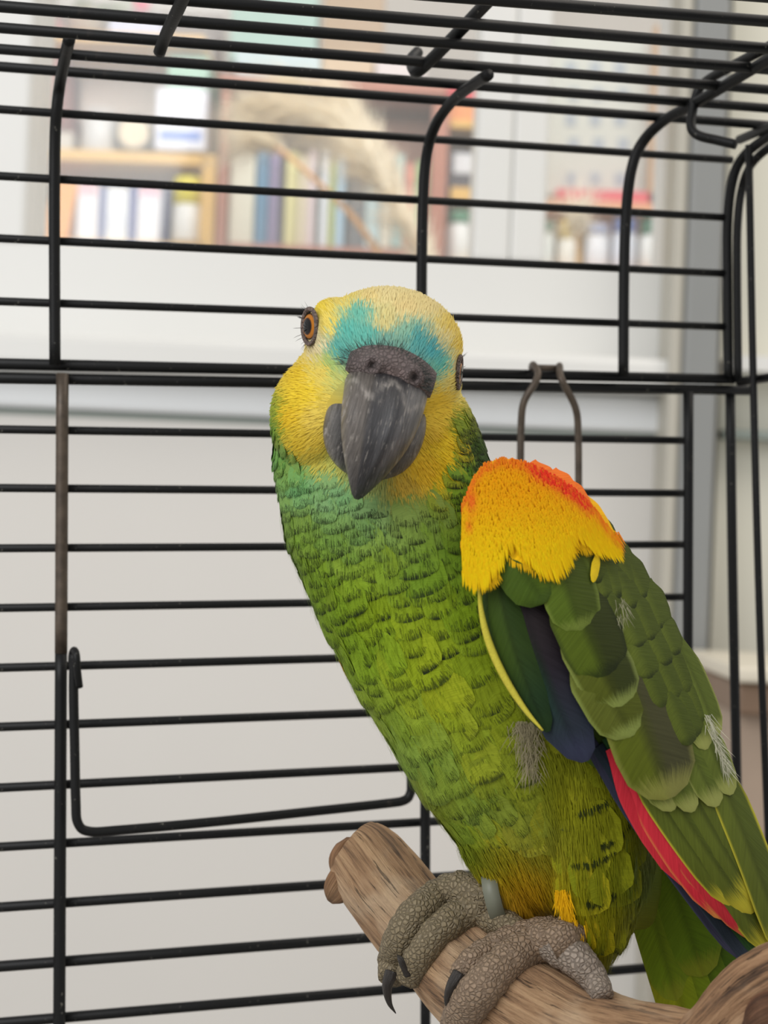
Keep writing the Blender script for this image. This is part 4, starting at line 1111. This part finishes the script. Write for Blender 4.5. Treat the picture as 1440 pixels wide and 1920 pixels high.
# ---- eyes
def make_eye(p, n_, R, squash):
    n_ = nz(np.array(n_)); up = nz(np.array((0.1, 1.0, 0)) - n_ * np.dot((0.1, 1.0, 0), n_)); sd = np.cross(up, n_)
    mb = MB(); v = []; c = []; ns = 36; rings = 16
    for i in range(rings + 1):
        rr = i / rings; h = 0.62 * R * (math.sqrt(max(0, 1 - (rr * 0.9) ** 2)) - 0.43)
        for j in range(ns):
            a = 2 * math.pi * j / ns
            v.append(p + sd * math.cos(a) * rr * R * squash + up * math.sin(a) * rr * R + n_ * (h + 3))
            if rr < 0.57: k = lin((8, 6, 6))
            elif rr < 0.68: k = lin((84, 44, 10))
            elif rr < 0.9: k = lin((176, 108, 26))
            else: k = lin((60, 40, 26))
            c.append(k)
    mb.add(v, grid_faces(ns, rings + 1, True), np.array(c)); e = mb.build('eye', M_EYE, parrot)
    e['label'] = 'orange eye with black pupil'
    mb = MB(); path = []
    for j in range(40):
        a = 2 * math.pi * j / 39.0
        path.append(p + sd * math.cos(a) * (R + 0.5) * squash + up * math.sin(a) * (R + 8) + n_ * 4)
    v, f, _ = tube(path, 4.4, 10, False); mb.add(v, f, lin((112, 96, 88))); mb.build('eyelid', M_CERE, e)
    mb = MB(); k = 34; ang = rng.uniform(0, 6.283, k); q = p + np.outer(np.cos(ang) * (R + 8) * squash, sd) + np.outer(np.sin(ang) * (R + 9), up) + n_ * 5
    dr = np.outer(np.cos(ang), sd) + np.outer(np.sin(ang), up) + n_ * rng.uniform(0.2, 0.9, (k, 1))
    fast_strands(mb, q, dr, np.tile(n_, (k, 1)), rng.uniform(8, 20, k), 0.9, np.tile(lin((30, 26, 22)), (k, 1)), 2.0)
    o = mb.build('lashes', M_PLUM, e); o['kind'] = 'stuff'
    return e
pe, _ = bnear((578, 612, -30)); make_eye(np.array([584.0, 612, -36.0]), (-0.87, -0.02, -0.50), 25, 1.0)
pe, _ = bnear((862, 696, -20)); make_eye(np.array([857.0, 698, pe[2] + 12]), (0.985, 0.08, -0.13), 22, 1.0)

# ---- bristles round the cere
mb = MB(); k = 190; ang = rng.uniform(-3.4, 0.26, k)
rr_ = rng.uniform(0.8, 1.0, k); a_ = np.cos(ang) * 86 * rr_; b_ = -12 + np.sin(ang) * 40 * rr_ + 10 * (np.abs(np.cos(ang)) ** 2)
q = H(a_, b_, np.full(k, 0.0)); q[:, 2] = [bnear((x, y, -150))[0][2] - 20 for x, y in q[:, :2]]
dr = np.outer(np.cos(ang) * 1.2, ha) + np.outer(np.sin(ang), hb) + rng.normal(0, 0.35, (k, 3)) + np.array([0, 0, -0.35])
fast_strands(mb, q, dr, np.tile((0, 0, -1.0), (k, 1)), rng.uniform(10, 32, k), 0.9, np.tile(lin((60, 64, 62)), (k, 1)) * rng.uniform(0.6, 2.0, (k, 1)), 2.0)
o = mb.build('cere_bristles', M_PLUM, parrot); o['kind'] = 'stuff'

# ---- the near wing: a curved folded shell; s runs along it, t across it
WA = np.array([900.0, 930.0]); WS = np.array([0.531, 0.847]); WT = np.array([0.847, -0.531])
def st(xy): q = np.asarray(xy, float) - WA; return q @ WS, q @ WT
def wz(xy):
    s, t = st(xy)
    zc = np.interp(s, [-80, 0, 150, 300, 430, 600, 800, 1000, 1200], [-90, -138, -178, -186, -184, -150, -82, 10, 100])
    k = np.interp(s, [0, 400, 800, 1000], [0.0031, 0.0031, 0.0036, 0.004])
    z = zc + k * (t + 60) ** 2
    top = np.exp(-((s + 10) / 60.0) ** 2) * 26
    return z + top
OUT = np.array([(872, 935), (884, 900), (908, 872), (945, 860), (985, 868), (1030, 886), (1075, 915), (1110, 948), (1150, 1000), (1195, 1060), (1235, 1120), (1275, 1195), (1305, 1270), (1340, 1350), (1368, 1430), (1395, 1530), (1425, 1640), (1460, 1740), (1490, 1830)], float)
INN = np.array([(870, 945), (869, 965), (872, 985), (876, 1010), (882, 1040), (890, 1070), (900, 1100), (910, 1140), (925, 1185), (945, 1230), (972, 1285), (1005, 1340), (1050, 1395), (1095, 1425), (1150, 1470), (1215, 1550), (1290, 1650), (1370, 1760), (1420, 1830)], float)
nA = 60; oc = catmull(np.c_[OUT, np.zeros(len(OUT))], nA)[:, :2]; ic = catmull(np.c_[INN, np.zeros(len(INN))], nA)[:, :2]
mb = MB(); nw = 25; fr, bk = [], []
for i in range(nA):
    for j in range(nw):
        t = j / (nw - 1); q = ic[i] * (1 - t) + oc[i] * t; r_ = (1 - abs(2 * t - 1) ** 3) * min(1, i / 3 + 0.12)
        z = wz(q); fr.append((q[0], q[1], z + 14 * (1 - r_))); bk.append((q[0], q[1], z + 16 + 26 * r_))
fr, bk = np.array(fr), np.array(bk)
def wing_col(xy):
    s, t = st(xy)
    yel = (1 - sstep(s + 0.25 * t, 95, 150))[:, None]
    c = lin((70, 92, 26)) * (1 - yel) + lin((244, 176, 22)) * yel
    return c
gf = grid_faces(nw, nA)
mb.add(fr, gf, np.concatenate([wing_col(fr[:, :2]), np.zeros((len(fr), 1))], 1), None, np.stack([fr[:, 0] * .01, fr[:, 1] * .02, fr[:, 0] * 0], 1))
mb.add(bk, [q[::-1] for q in gf], np.append(lin((60, 80, 30)), 0))
nb = nw * nA
rimf = [(i * nw, (i + 1) * nw, nb + (i + 1) * nw, nb + i * nw) for i in range(nA - 1)] + [(i * nw + nw - 1, nb + i * nw + nw - 1, nb + (i + 1) * nw + nw - 1, (i + 1) * nw + nw - 1) for i in range(nA - 1)]
rimf += [(j, nb + j, nb + j + 1, j + 1) for j in range(nw - 1)] + [((nA - 1) * nw + j, (nA - 1) * nw + j + 1, nb + (nA - 1) * nw + j + 1, nb + (nA - 1) * nw + j) for j in range(nw - 1)]
mb.f += [tuple(q) for q in rimf]
wing = mb.build('wing', M_PLUM, parrot); wing['label'] = 'folded green wing with orange yellow shoulder'

def wfeather(base, tip, Wd, bow, lift, cl, cr=None, edge=None, es=0.0, rim=0.0, name='wing_feather', tipr=0.3, camber=6.0, shaft=True, tipc=None, lift_tip=None, parent=None, zfn=None, basec=None, label=None):
    """one wing feather between two image points, hugging the folded wing; cl / cr = vane colours, edge = rim colour"""
    base, tip = np.array(base, float), np.array(tip, float); L = np.linalg.norm(tip - base)
    cr = cl if cr is None else cr; nu, nv_ = 9, 14
    U, V, X, Y, hw = feather_grid(L, Wd, nu, nv_, 0, tipr)
    d = (tip - base) / L; s = np.array([-d[1], d[0]])         # +s is to the left of a feather that points down
    s = -s
    q = base + V[..., None] * L * d + (X + bow * 4 * V * (1 - V))[..., None] * s
    qq = q.reshape(-1, 2)
    lt = lift + ((lift_tip if lift_tip is not None else lift) - lift) * V
    z = (zfn or wz)(qq).reshape(U.shape) - lt - camber * (1 - U ** 2) * np.sqrt(hw)[:, None]
    wgt = sstep(U, -0.06, 0.06)[..., None]
    c = lin(cl) * (1 - wgt) + lin(cr) * wgt
    if basec is not None:
        k = (1 - sstep(V, 0.25, 0.6))[..., None]; c = c * (1 - k) + lin(basec) * k
    if tipc is not None:
        k = sstep(V, 0.45, 0.9)[..., None]; c = c * (1 - k) + lin(tipc) * k
    if shaft:
        k = np.exp(-(U / 0.1) ** 2)[..., None] * 0.45; c = c * (1 - k) + c * 0.35 * k
    c = c * random.uniform(0.93, 1.07)
    mb = MB(); sd = random.random() * 90
    v = np.concatenate([q, z[..., None]], 2).reshape(-1, 3)
    e = lin(edge) if edge is not None else np.zeros(3)
    mb.add(v, grid_faces(nu, nv_), np.concatenate([c.reshape(-1, 3), np.full((U.size, 1), rim)], 1), np.append(e, es), np.stack([U.ravel(), V.ravel(), np.full(U.size, sd)], 1))
    o = mb.build(name, M_PLUM, parent or wing)
    if label: o['label'] = label
    return o
OL, OLd, OLl = (88, 96, 30), (56, 64, 24), (100, 108, 40)
PALE = (150, 164, 86); YE = (206, 196, 60); DK = (30, 38, 18)
# long flight feathers, lowest layer first
PB = (50, 52, 70)
for k, (b, t, wd, bow, c, e) in enumerate([
    ((1090, 1370), (1400, 1800), 46, -6, PB, (70, 72, 96)), ((1120, 1400), (1425, 1815), 44, -4, (36, 46, 56), (60, 70, 84)), ((1140, 1380), (1440, 1800), 50, -2, (38, 72, 36), (50, 84, 48)),
    ((1170, 1400), (1458, 1810), 52, 0, (44, 82, 38), (60, 96, 48))]):
    wfeather(b, t, wd, bow, 3 + 2.5 * k, c, None, e, 0.7, 0.8, 'primary_feather', 0.16, 3)
RED_ = (206, 48, 62)
wfeather((1150, 1400), (1300, 1665), 60, -12, 15, RED_, (190, 40, 54), (226, 90, 90), 0.4, 0.4, 'speculum_feather', 0.4, 4, label='red wing patch feather')
wfeather((1180, 1440), (1365, 1725), 64, -10, 18, (214, 52, 66), (198, 44, 56), (226, 176, 80), 0.5, 0.6, 'speculum_feather', 0.4, 4, label='red wing patch feather')
wfeather((1250, 1560), (1415, 1760), 46, -6, 20, (214, 56, 68), None, (220, 160, 80), 0.6, 0.6, 'speculum_feather', 0.4, 4, label='red wing patch feather')
for k, (b, t, wd, bow) in enumerate([((1170, 1390), (1385, 1700), 60, -10), ((1210, 1400), (1412, 1712), 62, -8), ((1240, 1380), (1420, 1690), 62, -4), ((1275, 1390), (1440, 1690), 60, 0), ((1300, 1390), (1462, 1720), 60, 4), ((1315, 1380), (1480, 1800), 66, 8), ((1220, 1440), (1455, 1790), 60, -6)]):
    wfeather(b, t, wd, bow, 24 + 2.5 * k if k < 6 else 22, (98, 110, 40), (84, 96, 34), YE, 0.85, 0.85, 'secondary_feather', 0.24, 5)
# tertials and long coverts with yellowish rims
for k, (b, t, wd, bow) in enumerate([((1150, 1320), (1262, 1520), 62, -4), ((1190, 1310), (1300, 1522), 58, 0), ((1230, 1290), (1345, 1512), 60, 4), ((1262, 1270), (1372, 1490), 52, 6), ((1205, 1230), (1290, 1440), 50, 2), ((1240, 1210), (1325, 1405), 50, 4), ((1262, 1190), (1345, 1380), 46, 5)]):
    wfeather(b, t, wd, bow, 40 + 2.2 * k, (104, 118, 46), (92, 106, 38), (166, 170, 96), 0.7, 0.7, 'tertial_feather', 0.28, 5)
# large central covert
wfeather((1140, 1190), (1256, 1497), 150, 4, 56, (98, 108, 30), (76, 76, 48), (160, 160, 84), 0.5, 0.6, 'covert_feather', 0.3, 10, label='large olive covert with greyish inner vane')
# small scaled coverts of the outer edge, bottom row first
wrows = [((1262, 1340), (1302, 1318)), ((1228, 1284), (1278, 1258)), ((1200, 1230), (1254, 1200)), ((1174, 1178), (1226, 1146)), ((1150, 1130), (1196, 1096)), ((1128, 1085), (1166, 1052)), ((1104, 1045), (1132, 1010))]
for r_, (a, b) in enumerate(wrows):
    for q in range(3):
        t = q / 2.0; bx, by = a[0] + (b[0] - a[0]) * t, a[1] + (b[1] - a[1]) * t
        bx += random.uniform(-8, 8); by += random.uniform(-9, 9)
        wfeather((bx - 20 + random.uniform(-6, 6), by - 50), (bx + 19 + random.uniform(-6, 6), by + 44 + random.uniform(-8, 10)), random.uniform(44, 62), 0, 58 + 1.6 * r_ - 3 * q, (92, 104, 36), (76, 88, 30), DK, 0.3, 0.8 if r_ > 1 else 0.4, 'lesser_covert_feather', 0.36, 6, shaft=False)
# outer edge scapulars: narrow dark-edged feathers
for k in range(9):
    t = k / 8.0; x, y = np.interp(t, [0, 1], [1052, 1306]), np.interp(t, [0, .5, 1], [932, 1112, 1360])
    wfeather((x - 30, y - 52), (x + 16, y + 52), 40, 4, 44, (74, 100, 34), (58, 82, 30), DK, 0.4, 0.6, 'scapular_feather', 0.4, 5, shaft=False)
# leading-edge dark feathers: green and blue with a yellow rim
wfeather((920, 1060), (1034, 1372), 84, -8, 44, (50, 70, 28), (44, 62, 26), (30, 44, 24), 0.3, 0.5, 'primary_covert_feather', 0.4, 8, tipc=(28, 62, 48))
wfeather((968, 1070), (1098, 1428), 104, -16, 50, (28, 64, 34), (40, 34, 42), (60, 62, 88), 0.3, 0.5, 'primary_covert_feather', 0.34, 8, tipc=(48, 56, 68), basec=(46, 40, 42), label='dark feather turning green then slate blue')
wfeather((930, 1060), (1028, 1372), 66, -14, 58, (62, 84, 28), (48, 68, 26), (40, 60, 24), 0.2, 0.4, 'primary_covert_feather', 0.45, 8, tipc=(34, 58, 34))
def strip(path, wd, lift, c, name, label=None):
    p2 = catmull(np.c_[np.array(path, float), np.zeros(len(path))], 30); p2[:, 2] = wz(p2[:, :2]) - lift
    mb = MB(); v, f, t = tube(p2, wd * np.sin(np.linspace(0.15, math.pi - 0.15, 30)) + 1.0, 8); mb.add(v, f, np.append(lin(c), 0), None, np.stack([t[:, 0], t[:, 1] * 0.01, t[:, 0]], 1))
    o = mb.build(name, M_PLUM, wing)
    if label: o['label'] = label
strip([(897, 1090), (903, 1150), (918, 1208), (946, 1270), (984, 1330), (1018, 1370)], 6.5, 72, (216, 204, 76), 'wing_edge', 'yellow leading edge of the wing')
# middle coverts, each row overlapping the next
COV = [((1090, 1215), (1186, 1380), 118, 2, 62, OLl, OL, PALE), ((1072, 1150), (1168, 1328), 116, 2, 66, OL, OLd, PALE), ((1058, 1090), (1140, 1272), 120, 2, 70, (84, 100, 26), (52, 60, 22), DK),
       ((1040, 1020), (1090, 1182), 104, 0, 76, (86, 106, 30), (70, 84, 24), (120, 136, 60)), ((935, 1000), (1022, 1130), 104, 0, 78, (70, 92, 26), (74, 96, 26), (64, 84, 30))]
for b, t, wd, bow, lf, c1, c2, e in COV:
    wfeather(b, t, wd, bow, lf, c1, c2, e, 0.6, 0.7, 'covert_feather', 0.34, 10)
wfeather((1120, 1040), (1112, 1092), 16, 0, 84, (222, 190, 30), None, None, 0, 0, 'covert_feather', 0.5, 2, shaft=False, label='small yellow feather tip')
# orange-yellow shoulder, lowest feathers first
YS_ = [((890, 975), (912, 1102), 70), ((985, 930), (1040, 1082), 96), ((1020, 930), (1062, 1050), 84), ((952, 940), (1000, 1062), 84), ((1050, 925), (1112, 1030), 66), ((1078, 925), (1148, 1038), 54), ((930, 925), (955, 1030), 80),
       ((894, 930), (902, 1040), 48), ((914, 900), (930, 1000), 70), ((960, 890), (995, 1000), 90), ((1010, 890), (1060, 990), 84), ((1050, 900), (1100, 985), 60), ((920, 880), (950, 965), 80), ((985, 872), (1030, 950), 80), ((900, 892), (898, 985), 46), ((1030, 885), (1075, 950), 56), ((940, 866), (965, 930), 84)]
for k, (b, t, wd) in enumerate(YS_):
    top = k >= 12
    c = (250, 186, 14) if k < 7 else ((250, 176, 16) if k < 12 else (250, 160, 24))
    tipc = (250, 200, 14) if k < 7 else None
    if k in (13, 15, 11): c = (246, 120, 36)
    wfeather(b, t, wd, 0, 84 + 0.9 * k, c, None, (246, 176, 16), 0.0, 0.0, 'shoulder_feather', 0.42, 4, shaft=False, tipc=tipc)
# frayed barbs on the yellow tips
mb = MB(); kk = 700; P2 = []; 
for _ in range(kk):
    b, t, wd = YS_[random.randrange(0, 9)]; b, t = np.array(b, float), np.array(t, float); d = (t - b) / np.linalg.norm(t - b); s = np.array([d[1], -d[0]])
    u = random.uniform(-0.9, 0.9); q = t - d * (np.linalg.norm(t - b) * 0.42 * (1 - math.sqrt(max(0, 1 - abs(u) ** 2.4))) + 8) + s * u * wd / 2
    P2.append((q, d + s * u * 0.5))
q = np.array([a for a, _ in P2]); dr = np.array([b for _, b in P2]); z = wz(q) - 92
fast_strands(mb, np.c_[q, z], np.c_[dr, np.zeros(kk)], np.tile((0, 0, -1.0), (kk, 1)), rng.uniform(8, 20, kk), 2.0, np.tile(lin((250, 196, 20)), (kk, 1)) * rng.uniform(0.8, 1.1, (kk, 1)), 1.0)
# fine barbs over the whole shoulder, reddish along its upper edge
kk = 9000; q = np.c_[rng.uniform(866, 1160, kk), rng.uniform(852, 1090, kk)]; s_, t_ = st(q)
lowy = np.interp(q[:, 0], [866, 900, 935, 960, 1010, 1040, 1065, 1080, 1110, 1150], [1060, 1085, 1040, 1000, 1050, 1060, 1030, 985, 1010, 1020])
topy = np.interp(q[:, 0], [866, 884, 908, 945, 985, 1030, 1075, 1110, 1150], [950, 905, 875, 863, 871, 890, 920, 953, 1006])
g = (q[:, 1] < lowy + 14) & (q[:, 1] > topy - 9); q = q[g]; kk = len(q); dtop = np.maximum(0, q[:, 1] - topy[g])
redm = np.clip(1.1 * np.exp(-(dtop / 20.0) ** 2) * sstep(q[:, 0], 970, 1030) * (1 - sstep(q[:, 0], 1080, 1120)) + 0.5 * np.exp(-(dtop / 12.0) ** 2) + 0.75 * np.exp(-(((q[:, 0] - 884) / 9) ** 2 + ((q[:, 1] - 940) / 22) ** 2)) + 0.5 * np.exp(-(((q[:, 0] - 880) / 7) ** 2 + ((q[:, 1] - 985) / 14) ** 2)), 0, 1)
redm = np.clip(redm * rng.uniform(0.6, 1.3, kk), 0, 1)[:, None]
og = sstep(q[:, 1], 900, 1040)[:, None]
cc = (lin((250, 168, 12)) * (1 - og) + lin((252, 196, 12)) * og) * rng.uniform(0.9, 1.06, (kk, 1)); cc = cc * (1 - redm) + lin((232, 62, 40)) * redm
dx = (q[:, 0] - 900) / 260.0
cc = np.clip(cc * 1.22, 0, 1)
fast_strands(mb, np.c_[q, wz(q) - 113 + 10 * og[:, 0]], np.c_[0.05 + 0.55 * dx, np.ones(kk), np.zeros(kk)], np.tile((0, 0, -1.0), (kk, 1)), rng.uniform(16, 32, kk), 3.0, cc, 1.0)
o = mb.build('frayed_barbs', M_PLUM, wing); o['kind'] = 'stuff'

# ---- the far wing, a sliver beyond the breast
mb = MB(); bbv, bbf = ell((684, 1238, 120), (45, 112, 50), -0.45, 24, 18)
mb.add(bbv, bbf, np.concatenate([np.where((bbv[:, 1:2] < 1260), lin((236, 176, 22)), lin((84, 112, 34))), np.zeros((len(bbv), 1))], 1))
mb.build('far_wing', M_PLUM, parrot)['label'] = 'edge of the other wing, yellow'

# ---- tail
def tz(xy): 
    xy = np.asarray(xy); return 150 + (xy[:, 1] - 1650) * 0.45 + (xy[:, 0] - 1250) * 0.12
for k, (b, t, wd, c, c2) in enumerate([((1255, 1600), (1430, 1960), 96, (70, 98, 20), (60, 84, 18)), ((1235, 1600), (1390, 1975), 96, (84, 108, 20), (76, 98, 18)), ((1215, 1610), (1345, 1985), 96, (110, 122, 20), (96, 114, 20)), ((1195, 1610), (1310, 1990), 92, (128, 134, 24), (110, 124, 20)), ((1190, 1590), (1270, 1880), 84, (98, 122, 22), (92, 112, 20)), ((1230, 1560), (1320, 1830), 110, (84, 108, 20), (76, 100, 18))]):
    wfeather(b, t, wd, 0, 4 * k, tuple(q * 1.22 for q in c), tuple(q * 1.22 for q in c2), (170, 160, 50), 0.3, 0.3, 'tail_feather', 0.3, 8, parent=parrot, zfn=tz)

# ---- down tufts
def tuft(name, roots, dirs, L, c, wd=2.0, nrm=(0, 0, -1.0), label=None):
    mb = MB(); k = len(roots)
    cc = np.tile(lin(c), (k, 1)) * rng.uniform(0.75, 1.15, (k, 1))
    fast_strands(mb, np.array(roots), np.array(dirs), np.tile(nrm, (k, 1)), L, wd, cc, 3.0)
    o = mb.build(name, M_PLUM, parrot); o['kind'] = 'stuff'
    if label: o['label'] = label
k = 380; y = 1352 + 100 * rng.random(k) ** 1.5; x = 985 + (y - 1352) * 0.13 + rng.normal(0, 11, k) * np.interp(y, [1352, 1400, 1470], [1.1, 1.0, 0.6])
z = np.array([(bsurf(a, b)[0][2] if bsurf(a, b)[0] is not None else -60) for a, b in zip(x, y)]) - rng.uniform(6, 22, k)
tuft('down_tuft', np.c_[x, y, z], np.c_[rng.normal(0.0, 0.4, k), np.ones(k), rng.normal(0, 0.3, k)], rng.uniform(14, 44, k), (164, 154, 122), 1.1, label='greyish white down beside the wing')
k = 110; t = rng.random(k); x = 1326 + 40 * t + rng.normal(0, 4, k); y = 1338 + 110 * t
tuft('down_tuft', np.c_[x, y, wz(np.c_[x, y]) - 64], np.c_[rng.uniform(-0.1, 1.1, k), np.ones(k), rng.normal(0, 0.3, k)], rng.uniform(12, 46, k), (214, 212, 186), 1.3, label='whitish down along the back')
k = 30; x = rng.normal(1168, 6, k); y = rng.uniform(1120, 1160, k)
tuft('down_tuft', np.c_[x, y, wz(np.c_[x, y]) - 82], np.c_[rng.normal(0.3, 0.4, k), np.ones(k), rng.normal(0, 0.1, k)], rng.uniform(12, 34, k), (170, 166, 136), 1.0, label='small pale tuft on the wing')
k = 50; x = rng.normal(920, 4, k); y = rng.uniform(1150, 1180, k)

k = 420; y = rng.uniform(1668, 1752, k); x = np.interp(y, [1668, 1720, 1752], [1052, 1066, 1078]) + rng.normal(0, 7, k)
z = np.array([bnear((a, b, -60))[0][2] for a, b in zip(x, y)]) - rng.uniform(4, 14, k)
tuft('leg_feathering', np.c_[x, y, z], np.c_[rng.normal(0.1, 0.18, k), np.ones(k), rng.normal(0, 0.1, k)], rng.uniform(18, 38, k), (244, 186, 16), 2.0, label='yellow feathering above the near foot')

# ---- legs and feet
def digit(pts, rads, name, parent, n=46, ns=20, c=(132, 116, 100), claw=None, free=0):
    """scaly toe following the surface of the branch; segmented pads"""
    path = catmull(pts, n); r = catmull([(q, 0, 0) for q in rads], n)[:, 0]
    L = np.r_[0, np.cumsum(np.linalg.norm(np.diff(path, axis=0), axis=1))]
    r = r * (1 + 0.055 * np.abs(np.sin(L / 9.0)) + 0.05 * np.sin(L / 30.0))
    v, f, t = tube(path, r, ns)
    for i in range(len(v)):
        q = v[i]; cpt = path[i // ns]; k = 0.05 * noise.cell(Vector(q * 0.09)) + 0.05 * noise.noise(Vector(q * 0.06))
        v[i] = cpt + (q - cpt) * (1 + k)
    mb = MB(); mb.add(v, f, lin(c)); o = mb.build(name, M_SKIN, parent)
    if claw is not None:
        cp_ = catmull(claw[0], 20); rr = np.linspace(claw[1], 1.0, 20) ** 1.0
        mb = MB(); v, f, t = tube(cp_, rr, 14); mb.add(v, f, np.append(lin((52, 46, 42)), 0.9), None, np.stack([t[:, 0] * 3, t[:, 1] * 0.02, t[:, 0]], 1))
        mb.build('claw', M_BEAK, o)
    return o
def onb(pts, r, lift=0.75):
    """give image points the depth of the branch surface under them"""
    out = []
    for i, p in enumerate(pts):
        z = branch_z(p[0], p[1], None) if len(p) == 2 else None
        out.append((p[0], p[1], (z - r * lift) if z is not None else (p[2] if len(p) > 2 else out[-1][2])))
    return out
SKN = (146, 124, 102); SKF = (130, 116, 90)
zf = branch_z(900, 1720); zn = branch_z(1000, 1800)
# far foot
leg = digit([(985, 1640, 96), (965, 1672, zf - 40), (940, 1682, zf - 46), (900, 1690, zf - 40)], [30, 30, 31, 34], 'far_leg', parrot, c=SKF)
digit(onb([(915, 1690), (870, 1672), (825, 1682), (785, 1712), (756, 1756), (740, 1800)], 34, 0.6) + [(734, 1835, branch_z(770, 1800) + 30)], [34, 36, 36, 35, 33, 31, 26], 'toe', leg, c=SKF,
      claw=([(735, 1822, branch_z(770, 1800) + 10), (726, 1850, branch_z(770, 1800) + 8), (730, 1880, branch_z(770, 1800) + 18), (742, 1900, branch_z(770, 1800) + 30)], 14))
digit(onb([(920, 1700), (870, 1715), (825, 1745), (790, 1790), (768, 1832)], 30, 0.5), [28, 32, 32, 30, 26], 'toe', leg, c=SKF,
      claw=([(768, 1825, branch_z(775, 1810) - 20), (752, 1800, branch_z(775, 1810) - 34), (745, 1790, branch_z(775, 1800) - 20)], 12))
digit(onb([(890, 1712), (925, 1722), (955, 1738), (980, 1752)], 26, 0.5), [26, 28, 28, 24], 'toe', leg, c=SKF)
# near foot
leg2 = digit([(1092, 1742, 44), (1076, 1748, 6), (1052, 1762, zn - 40), (1030, 1772, zn - 44)], [26, 33, 37, 36], 'near_leg', parrot, c=SKN)
digit(onb([(1050, 1756), (1000, 1772), (950, 1804), (908, 1848), (876, 1890), (858, 1930)], 38, 0.6) + [(850, 1985, branch_z(900, 1920) + 40)], [36, 38, 39, 38, 37, 35, 28], 'toe', leg2, c=SKN)
digit(onb([(1040, 1748), (985, 1758), (930, 1778), (888, 1806), (862, 1838)], 30, 0.35), [30, 32, 31, 29, 24], 'toe', leg2, c=SKN,
      claw=([(862, 1826, branch_z(880, 1830) - 34), (846, 1850, branch_z(870, 1850) - 44), (838, 1876, branch_z(870, 1860) - 36), (840, 1898, branch_z(870, 1870) - 20)], 15))
digit(onb([(1030, 1765), (1064, 1785), (1092, 1810), (1115, 1838), (1130, 1868)], 30, 0.6), [34, 34, 31, 28, 20], 'toe', leg2, c=(150, 136, 122))
# leg band
mb = MB(); bp = np.array([928.0, 1682, zf - 62]); ax = nz(np.array([-0.86, 0.2, 0.1])); u1 = nz(np.cross(ax, (0, 0, 1.0))); u2 = np.cross(ax, u1)
v = []
for (o_, r_) in ((-15, 41), (15, 41), (15, 46), (-15, 46)):
    for j in range(32):
        a = 6.28318 * j / 32; v.append(bp + ax * o_ + (u1 * math.cos(a) + u2 * math.sin(a)) * r_)
f = grid_faces(32, 4, True) + [(96 + i, 96 + (i + 1) % 32, (i + 1) % 32, i) for i in range(32)]
mb.add(v, f); o = mb.build('leg_band', plain('dull_metal_band', (112, 114, 99), 0.5, 0.1, 300, 0.0), leg, attrs=False); o['label'] = 'pale metal ring on the leg'
